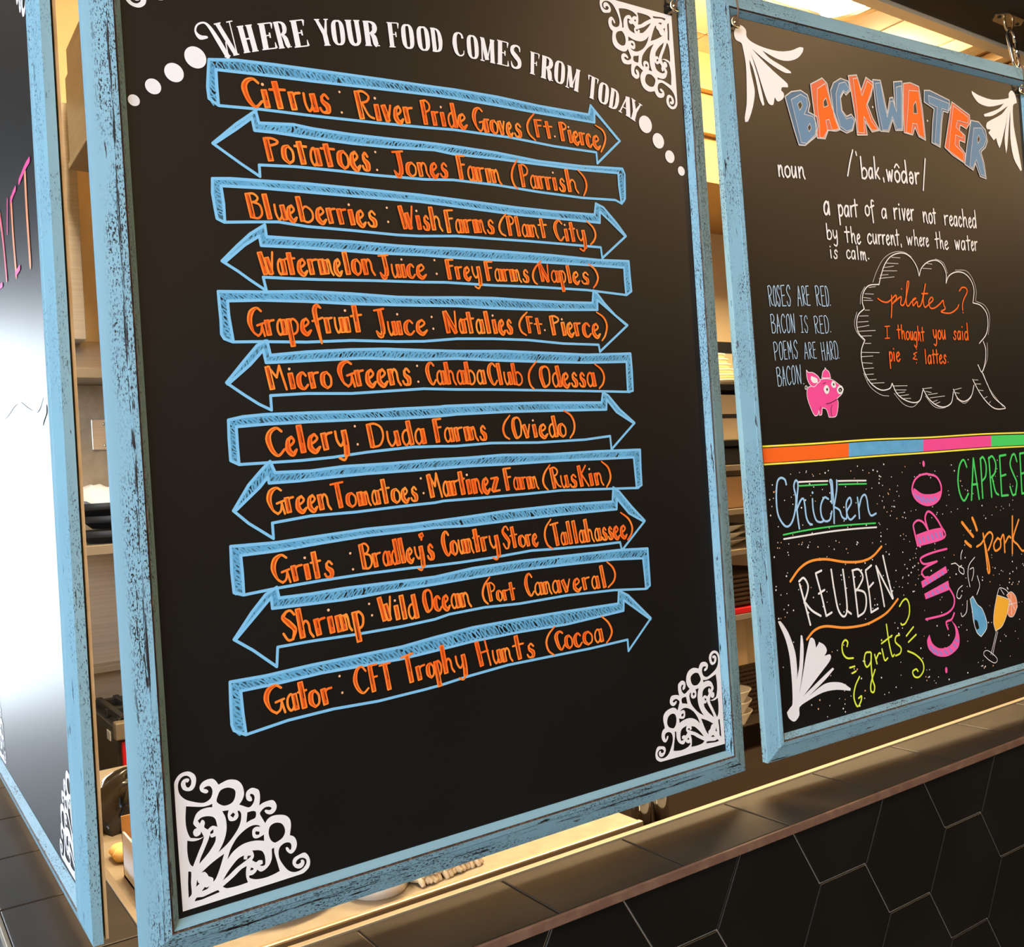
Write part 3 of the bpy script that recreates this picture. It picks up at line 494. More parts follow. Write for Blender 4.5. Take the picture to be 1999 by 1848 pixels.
ARROWS = {1:{"top":[[681,6959],[911,6998],[1251,7024],[1729,7051],[2239,7079],[2855,7110],[3064,7123],[3568,7138],[4102,7132],[4761,7148]],"bot":[[735,6884],[1129,6913],[1599,6941],[2232,6987],[2848,7029],[3057,7038],[3561,7051],[4096,7057],[4834,7074]],"rest":[[[4761,7148],[4795,7254],[4929,7136],[5181,6925],[4837,6632],[4833,6751],[4255,6737],[3712,6748],[3034,6726],[2754,6702],[2209,6665],[1578,6630],[1109,6611],[738,6583],[660,6629],[654,6724],[672,6888],[681,6959]],[[735,6884],[734,6738],[738,6588]],[[4834,7074],[4844,7192],[4986,7082],[5147,6941]]],"bands":[[[[681,6959],[659,6768],[660,6629]],[[735,6884],[734,6738],[734,6582]]],[[[4795,7254],[4968,7110],[5181,6925]],[[4844,7192],[4984,7066],[5147,6941]]],[[[4795,7254],[4765,7148]],[[4845,7200],[4834,7074]]]]},2:{"top":[[1079,6490],[1392,6525],[1570,6515],[1941,6518],[2332,6534],[2813,6558],[3021,6563],[3524,6569],[4055,6553],[4625,6574],[5192,6620]],"bot":[[1035,6418],[1211,6427],[1564,6429],[1935,6436],[2326,6456],[2809,6496],[3016,6486],[3519,6507],[4053,6520],[4621,6535],[5126,6564]],"rest":[[[1079,6490],[1057,6591],[876,6448],[668,6256],[900,6115],[1058,6027],[1057,6126],[1384,6154],[1811,6168],[2148,6174],[2683,6199],[2997,6232],[3498,6242],[4029,6231],[4596,6234],[5059,6261],[5149,6231],[5202,6292],[5219,6563],[5192,6620]],[[685,6260],[873,6404],[1019,6525],[1035,6418]],[[5126,6564],[5124,6426],[5144,6247]]],"bands":[[[[674,6262],[876,6448],[1057,6591]],[[696,6265],[873,6404],[1019,6525]]],[[[1057,6591],[1079,6490]],[[1019,6525],[1035,6418]]],[[[5192,6620],[5208,6435],[5200,6276]],[[5126,6564],[5124,6426],[5144,6247]]]]},3:{"top":[[646,5960],[804,5979],[1068,5992],[1479,6016],[1912,6027],[2611,6043],[2896,6042],[3300,6042],[3725,6040],[4173,6047],[4751,6071]],"bot":[[714,5907],[1064,5929],[1474,5941],[1907,5954],[2606,5979],[2891,5978],[3295,5972],[3720,5968],[4167,5978],[4818,5989]],"rest":[[[4751,6071],[4778,6194],[4882,6161],[5053,6011],[5180,5878],[4819,5607],[4809,5723],[4300,5717],[3845,5709],[3413,5696],[3002,5687],[2582,5650],[2342,5640],[1885,5640],[1453,5636],[1196,5651],[946,5627],[722,5603],[663,5628],[650,5725],[638,5837],[646,5960]],[[714,5907],[728,5762],[727,5606]],[[4818,5989],[4828,6111],[4969,6016],[5152,5884]]],"bands":[[[[646,5960],[644,5781],[663,5628]],[[714,5907],[728,5762],[725,5615]]],[[[4778,6194],[4975,6081],[5180,5878]],[[4828,6111],[4969,6016],[5152,5884]]],[[[4778,6194],[4751,6071]],[[4832,6117],[4818,5989]]]]},4:{"top":[[1081,5514],[1445,5521],[1877,5537],[2335,5539],[2610,5546],[2992,5563],[3545,5577],[4136,5587],[4767,5584],[5196,5603]],"bot":[[1028,5432],[1336,5444],[1653,5450],[2097,5452],[2605,5472],[2986,5474],[3396,5483],[3829,5501],[4440,5516],[5121,5526]],"rest":[[[1081,5514],[1073,5615],[939,5525],[815,5410],[682,5275],[811,5200],[913,5131],[1050,5047],[1028,5162],[1317,5167],[1527,5173],[2078,5197],[2586,5214],[2835,5227],[3377,5230],[3957,5246],[4577,5250],[5130,5226],[5207,5272],[5199,5440],[5196,5603]],[[710,5271],[884,5425],[1017,5513],[1028,5432]],[[5121,5526],[5119,5396],[5125,5235]]],"bands":[[[[687,5282],[815,5410],[939,5525],[1073,5615]],[[711,5277],[832,5378],[934,5458],[1022,5518]]],[[[1073,5615],[1082,5519]],[[1027,5524],[1028,5432]]],[[[5196,5603],[5199,5440],[5204,5272]],[[5121,5526],[5119,5396],[5125,5235]]]]},5:{"top":[[633,5019],[1005,5035],[1414,5062],[1844,5065],[2300,5058],[2587,5068],[2956,5088],[3367,5103],[3797,5101],[4250,5105],[4642,5117]],"bot":[[708,4943],[1000,4964],[1408,4973],[1838,4973],[2294,4984],[2582,4993],[2950,5005],[3359,5003],[3790,5010],[4243,5024],[4706,5045]],"rest":[[[4642,5117],[4666,5251],[4720,5216],[4810,5119],[4949,4998],[5118,4895],[4701,4596],[4691,4671],[4215,4672],[3765,4697],[3336,4698],[2926,4687],[2557,4653],[2270,4643],[1815,4642],[1383,4616],[977,4610],[729,4601],[659,4626],[638,4663],[641,4775],[637,4869],[633,5019]],[[708,4943],[710,4825],[734,4609]],[[4706,5045],[4711,5152],[4855,5058],[5085,4903]]],"bands":[[[[633,5019],[639,4822],[642,4644]],[[708,4943],[711,4806],[729,4611]]],[[[4666,5251],[4810,5119],[4949,4998],[5118,4895]],[[4711,5152],[4823,5075],[4949,4991],[5085,4903]]],[[[4666,5251],[4642,5117]],[[4712,5159],[4706,5045]]]]},6:{"top":[[1049,4496],[1378,4531],[1809,4560],[2148,4572],[2550,4568],[2917,4567],[3467,4578],[4053,4569],[4520,4561],[5134,4585]],"bot":[[1005,4431],[1268,4446],[1585,4465],[1915,4483],[2258,4480],[2544,4479],[2912,4495],[3459,4483],[4046,4477],[4513,4477],[5058,4493]],"rest":[[[1049,4496],[1027,4618],[1007,4616],[935,4576],[820,4449],[654,4259],[801,4155],[922,4077],[1027,4026],[1026,4150],[1353,4166],[1781,4164],[2120,4183],[2524,4205],[2889,4197],[3297,4195],[3724,4188],[4174,4181],[4714,4172],[5064,4165],[5133,4177],[5139,4410],[5134,4585]],[[668,4248],[866,4412],[987,4538],[1005,4431]],[[5066,4493],[5062,4345],[5059,4171]]],"bands":[[[[659,4259],[820,4449],[935,4576],[1022,4618]],[[675,4254],[814,4368],[908,4455],[987,4538]]],[[[1027,4618],[1049,4496]],[[984,4538],[1005,4431]]],[[[5134,4585],[5139,4410],[5130,4177]],[[5066,4493],[5062,4345],[5059,4171]]]]},7:{"top":[[650,3949],[776,3975],[972,3990],[1379,3998],[1810,4001],[2267,4020],[2678,4032],[2746,4039],[3285,4050],[3862,4059],[4679,4053]],"bot":[[713,3891],[966,3907],[1374,3919],[1805,3928],[2261,3931],[2671,3944],[2871,3958],[3419,3972],[4005,3975],[4738,3976]],"rest":[[[4679,4053],[4705,4160],[4776,4128],[4929,3973],[5128,3825],[4774,3547],[4767,3691],[4424,3664],[3810,3654],[3237,3668],[2831,3653],[2650,3658],[2359,3661],[1895,3632],[1564,3600],[1247,3584],[944,3579],[716,3575],[647,3611],[645,3794],[650,3949]],[[713,3891],[713,3745],[716,3584]],[[4738,3976],[4752,4084],[4877,3948],[5099,3829]]],"bands":[[[[650,3949],[645,3794],[647,3616]],[[713,3891],[713,3745],[717,3586]]],[[[4705,4160],[4929,3973],[5128,3825]],[[4752,4084],[4893,3948],[5099,3829]]],[[[4705,4160],[4679,4053]],[[4753,4096],[4738,3976]]]]},8:{"top":[[1023,3493],[1344,3491],[1666,3515],[2115,3519],[2591,3533],[2955,3535],[3368,3546],[3949,3528],[4574,3534],[5183,3529]],"bot":[[963,3405],[1235,3409],[1552,3426],[1881,3438],[2343,3444],[2585,3448],[2949,3455],[3502,3452],[4095,3458],[4567,3452],[5082,3449]],"rest":[[[1023,3493],[985,3591],[911,3527],[786,3401],[643,3194],[765,3080],[971,2934],[970,3066],[1318,3099],[1746,3101],[2202,3119],[2561,3128],[2661,3138],[3060,3139],[3622,3143],[4070,3151],[4702,3128],[5096,3113],[5172,3141],[5173,3309],[5183,3529]],[[672,3201],[882,3376],[956,3458],[963,3405]],[[5082,3449],[5090,3249],[5096,3120]]],"bands":[[[[648,3198],[786,3401],[911,3527],[985,3591]],[[677,3205],[799,3305],[882,3376],[957,3463]]],[[[985,3591],[1023,3493]],[[953,3477],[963,3405]]],[[[5183,3529],[5173,3309],[5169,3141]],[[5082,3449],[5090,3249],[5096,3120]]]]},9:{"top":[[601,2902],[998,2898],[1410,2919],[1846,2941],[2307,2944],[2548,2953],[2912,2967],[3324,2988],[4058,3000],[4740,2989]],"bot":[[681,2819],[994,2826],[1406,2855],[1842,2880],[2303,2887],[2544,2893],[2905,2882],[3458,2895],[4050,2903],[4791,2903]],"rest":[[[4740,2989],[4764,3140],[4848,3084],[5002,2920],[5184,2747],[4827,2456],[4810,2546],[4491,2545],[3871,2561],[3640,2571],[3211,2549],[2804,2539],[2517,2538],[2277,2543],[1818,2541],[1383,2530],[973,2511],[683,2489],[604,2517],[596,2687],[601,2901]],[[681,2814],[686,2677],[686,2493]],[[4791,2903],[4805,3016],[4962,2846],[5155,2747]]],"bands":[[[[601,2901],[596,2687],[604,2517]],[[681,2814],[686,2677],[685,2498]]],[[[4764,3140],[5002,2920],[5184,2747]],[[4805,3016],[4962,2852],[5155,2747]]],[[[4764,3140],[4740,2989]],[[4809,3023],[4791,2903]]]]},10:{"top":[[987,2427],[1272,2426],[1590,2437],[2036,2435],[2509,2433],[2932,2469],[3488,2479],[4081,2473],[4800,2464],[5198,2442]],"bot":[[922,2345],[1266,2340],[1584,2337],[2031,2355],[2504,2364],[2925,2379],[3481,2392],[4074,2384],[4710,2371],[5120,2342]],"rest":[[[987,2427],[973,2520],[871,2470],[745,2339],[579,2133],[734,2020],[928,1851],[947,2014],[1244,2019],[1670,2015],[2122,2021],[2480,2038],[2637,2064],[3037,2077],[3455,2060],[4048,2068],[4682,2046],[5134,2005],[5198,2036],[5198,2237],[5198,2442]],[[598,2135],[813,2340],[918,2441],[922,2345]],[[5120,2342],[5130,2154],[5135,2011]]],"bands":[[[[584,2137],[745,2339],[871,2470],[973,2520]],[[603,2139],[751,2282],[845,2369],[921,2445]]],[[[973,2520],[987,2427]],[[919,2450],[922,2345]]],[[[5198,2442],[5198,2237],[5194,2036]],[[5120,2342],[5130,2154],[5135,2011]]]]},11:{"top":[[524,1792],[826,1792],[1230,1814],[1657,1825],[2109,1836],[2468,1871],[2889,1903],[3443,1908],[4035,1906],[4727,1896]],"bot":[[608,1703],[919,1709],[1328,1730],[1760,1728],[2101,1726],[2458,1745],[2878,1771],[3432,1781],[4024,1774],[4795,1811]],"rest":[[[4727,1896],[4747,2032],[4875,1966],[5048,1803],[5179,1678],[4827,1372],[4826,1495],[4311,1480],[3699,1480],[3267,1479],[2787,1446],[2495,1416],[2313,1406],[1848,1388],[1411,1400],[997,1383],[627,1336],[531,1391],[516,1441],[518,1626],[524,1792]],[[608,1703],[615,1515],[628,1348]],[[4795,1811],[4808,1923],[4963,1814],[5149,1682]]],"bands":[[[[524,1788],[517,1580],[527,1397]],[[608,1703],[615,1515],[625,1353]]],[[[4747,2032],[4875,1966],[5048,1803],[5179,1678]],[[4808,1923],[4900,1861],[5043,1752],[5149,1682]]],[[[4747,2032],[4727,1896]],[[4810,1929],[4795,1811]]]]}}
HEADER = [["H",985,7070,133,45,-49,218],["E",1146,7126,143,45,-31,223],["R",1301,7170,123,39,-46,223],["E",1444,7206,145,45,-35,232],["Y",1693,7274,134,31,-45,229],["O",1818,7303,132,26,-16,230],["U",1973,7333,148,30,-25,227],["R",2139,7365,155,26,-18,226],["F",2383,7400,133,22,-15,232],["O",2533,7414,136,22,-13,236],["O",2699,7429,142,22,-13,236],["D",2851,7451,135,15,-14,229],["C",3092,7458,139,14,-10,235],["O",3257,7463,138,12,-5,239],["M",3406,7473,174,0,8,233],["E",3597,7472,150,-1,20,251],["S",3754,7469,156,-2,19,245],["F",4000,7452,127,-6,22,234],["R",4141,7437,161,-12,32,238],["O",4311,7418,141,-14,35,248],["M",4461,7396,175,-28,46,237],["T",4743,7341,141,-26,48,245],["O",4894,7309,145,-28,46,237],["D",5039,7278,141,-27,56,222],["A",5189,7255,169,-49,64,213],["Y",5311,7219,156,-56,82,213]]
HEADW = [[[22,42,16,14,16,30,42,42],[[674,7143],[618,7132],[583,7175],[603,7232],[658,7260],[704,7232],[768,7138],[841,7017]]],[[40,40],[[771,7275],[916,7043]]],[[10,10],[[875,7315],[926,7050]]],[[10,10],[[833,7135],[847,7020]]],[[10,10],[[742,7265],[799,7290]]],[[10,10],[[849,7305],[902,7327]]],[[10,10],[[816,7006],[867,7026]]],[[10,10],[[892,7033],[943,7054]]]]
DOTS = [[569,6954,90],[387,6795,78],[213,6651,63],[56,6513,46],[5579,7168,97],[5761,7009,87],[5925,6851,72],[6093,6708,54]]
ORN_OUT = [[0,-1],[-5,1010],[23,1064],[62,1087],[113,1087],[155,1056],[169,1017],[159,965],[135,935],[100,932],[63,952],[48,988],[51,1013],[68,1031],[94,1036],[115,1027],[112,1011],[96,1000],[88,1011],[83,992],[92,966],[108,959],[124,976],[130,1007],[119,1040],[89,1059],[54,1051],[29,1015],[24,964],[39,913],[80,868],[154,830],[210,811],[243,815],[273,833],[288,862],[292,894],[279,927],[257,936],[231,932],[222,921],[246,912],[260,895],[252,883],[234,882],[203,902],[191,931],[197,956],[221,979],[261,990],[299,985],[324,962],[343,927],[375,937],[415,947],[455,944],[501,924],[532,887],[546,840],[546,794],[526,752],[501,726],[534,707],[570,686],[593,685],[619,709],[633,746],[630,770],[614,787],[599,789],[596,778],[608,759],[612,734],[596,728],[570,745],[561,777],[566,809],[589,830],[620,836],[647,824],[673,803],[680,755],[675,709],[667,677],[697,690],[739,697],[787,693],[813,655],[814,620],[794,591],[759,580],[725,596],[709,620],[720,629],[751,617],[769,622],[769,635],[746,648],[715,649],[686,632],[669,610],[682,576],[709,519],[732,547],[772,563],[834,558],[890,537],[923,498],[930,448],[922,402],[914,364],[948,344],[967,308],[970,266],[955,230],[928,209],[907,210],[880,236],[870,266],[879,274],[893,264],[905,240],[917,247],[922,273],[913,299],[885,311],[853,308],[820,287],[806,243],[813,190],[841,132],[880,76],[925,48],[971,44],[1015,58],[1043,88],[1045,119],[1025,140],[993,149],[963,138],[951,118],[961,105],[979,103],[997,112],[995,129],[1009,131],[1025,117],[1025,90],[1005,68],[972,64],[938,87],[921,126],[936,163],[980,178],[1031,185],[1062,155],[1078,106],[1070,57],[1042,30],[998,12]]
ORN_HOLES = [[[565,646],[611,646],[636,630],[629,586],[590,576],[551,563]],[[77,817],[133,800],[208,781],[260,781],[283,787],[283,759],[246,765],[194,762],[154,739],[133,700],[124,666],[136,644],[150,624],[128,617],[118,594],[127,566],[146,557],[164,562],[177,572],[182,589],[200,543],[164,538],[117,552],[95,561],[79,598],[68,652],[66,723]],[[160,680],[190,698],[235,698],[280,682],[301,657],[309,622],[313,591],[279,610],[255,603],[235,589],[208,616],[216,646],[208,671],[192,679],[175,653]],[[279,581],[279,553],[255,546],[254,565]],[[69,544],[115,527],[163,527],[203,542],[187,498],[154,436],[100,328],[82,349],[69,395],[64,467]],[[248,543],[260,518],[296,521],[290,483],[265,444],[223,397],[151,336],[163,375],[200,443],[236,511]],[[360,707],[413,702],[402,664],[408,623],[430,607],[467,608],[490,635],[484,676],[498,678],[513,649],[508,597],[486,543],[438,483],[382,432],[308,386],[350,448],[377,512],[388,575],[383,649]],[[448,675],[463,655],[445,632],[422,656]],[[377,309],[405,380],[456,452],[506,492],[562,520],[610,528],[651,517],[667,500],[630,509],[601,496],[594,462],[600,430],[623,414],[658,417],[692,429],[690,376],[636,394],[568,402],[500,394],[430,360]],[[627,473],[657,462],[652,440],[629,443],[619,460]],[[358,878],[411,887],[460,867],[478,837],[468,786],[439,753],[382,746],[338,772],[320,799],[332,839]],[[753,487],[795,500],[844,484],[869,447],[874,401],[849,360],[806,341],[778,338],[748,367],[733,418],[737,458]],[[163,262],[230,304],[297,338],[354,361],[331,302],[304,238],[274,181],[252,162],[252,194],[218,217],[212,232],[191,260]],[[126,218],[134,190],[144,180],[115,162]],[[156,115],[184,143],[193,133],[219,135],[198,119]],[[62,301],[84,288],[77,206],[77,116],[52,93],[54,200]],[[95,52],[115,76],[163,68],[284,86],[298,66],[214,56],[149,49]],[[514,304],[466,291],[417,252],[367,200],[330,152],[379,177],[441,218],[504,247],[563,274],[574,286],[544,292],[537,264],[509,272]],[[532,212],[487,199],[424,157],[324,101],[359,79],[445,72],[533,76],[521,123],[522,169]],[[583,325],[637,313],[670,294],[688,249],[687,182],[666,174],[639,185],[667,194],[666,221],[635,230],[611,220],[578,246],[597,274],[592,309]],[[750,292],[771,297],[771,253],[788,180],[807,91],[753,79],[683,72],[601,81],[549,108],[547,128],[577,126],[605,142],[617,158],[646,132],[688,141],[725,171],[747,219]],[[567,189],[587,177],[583,165],[556,166]]]
ORN_AT = {"bl":[33,54],"br":[6193,86],"tr":[6096,8499]}
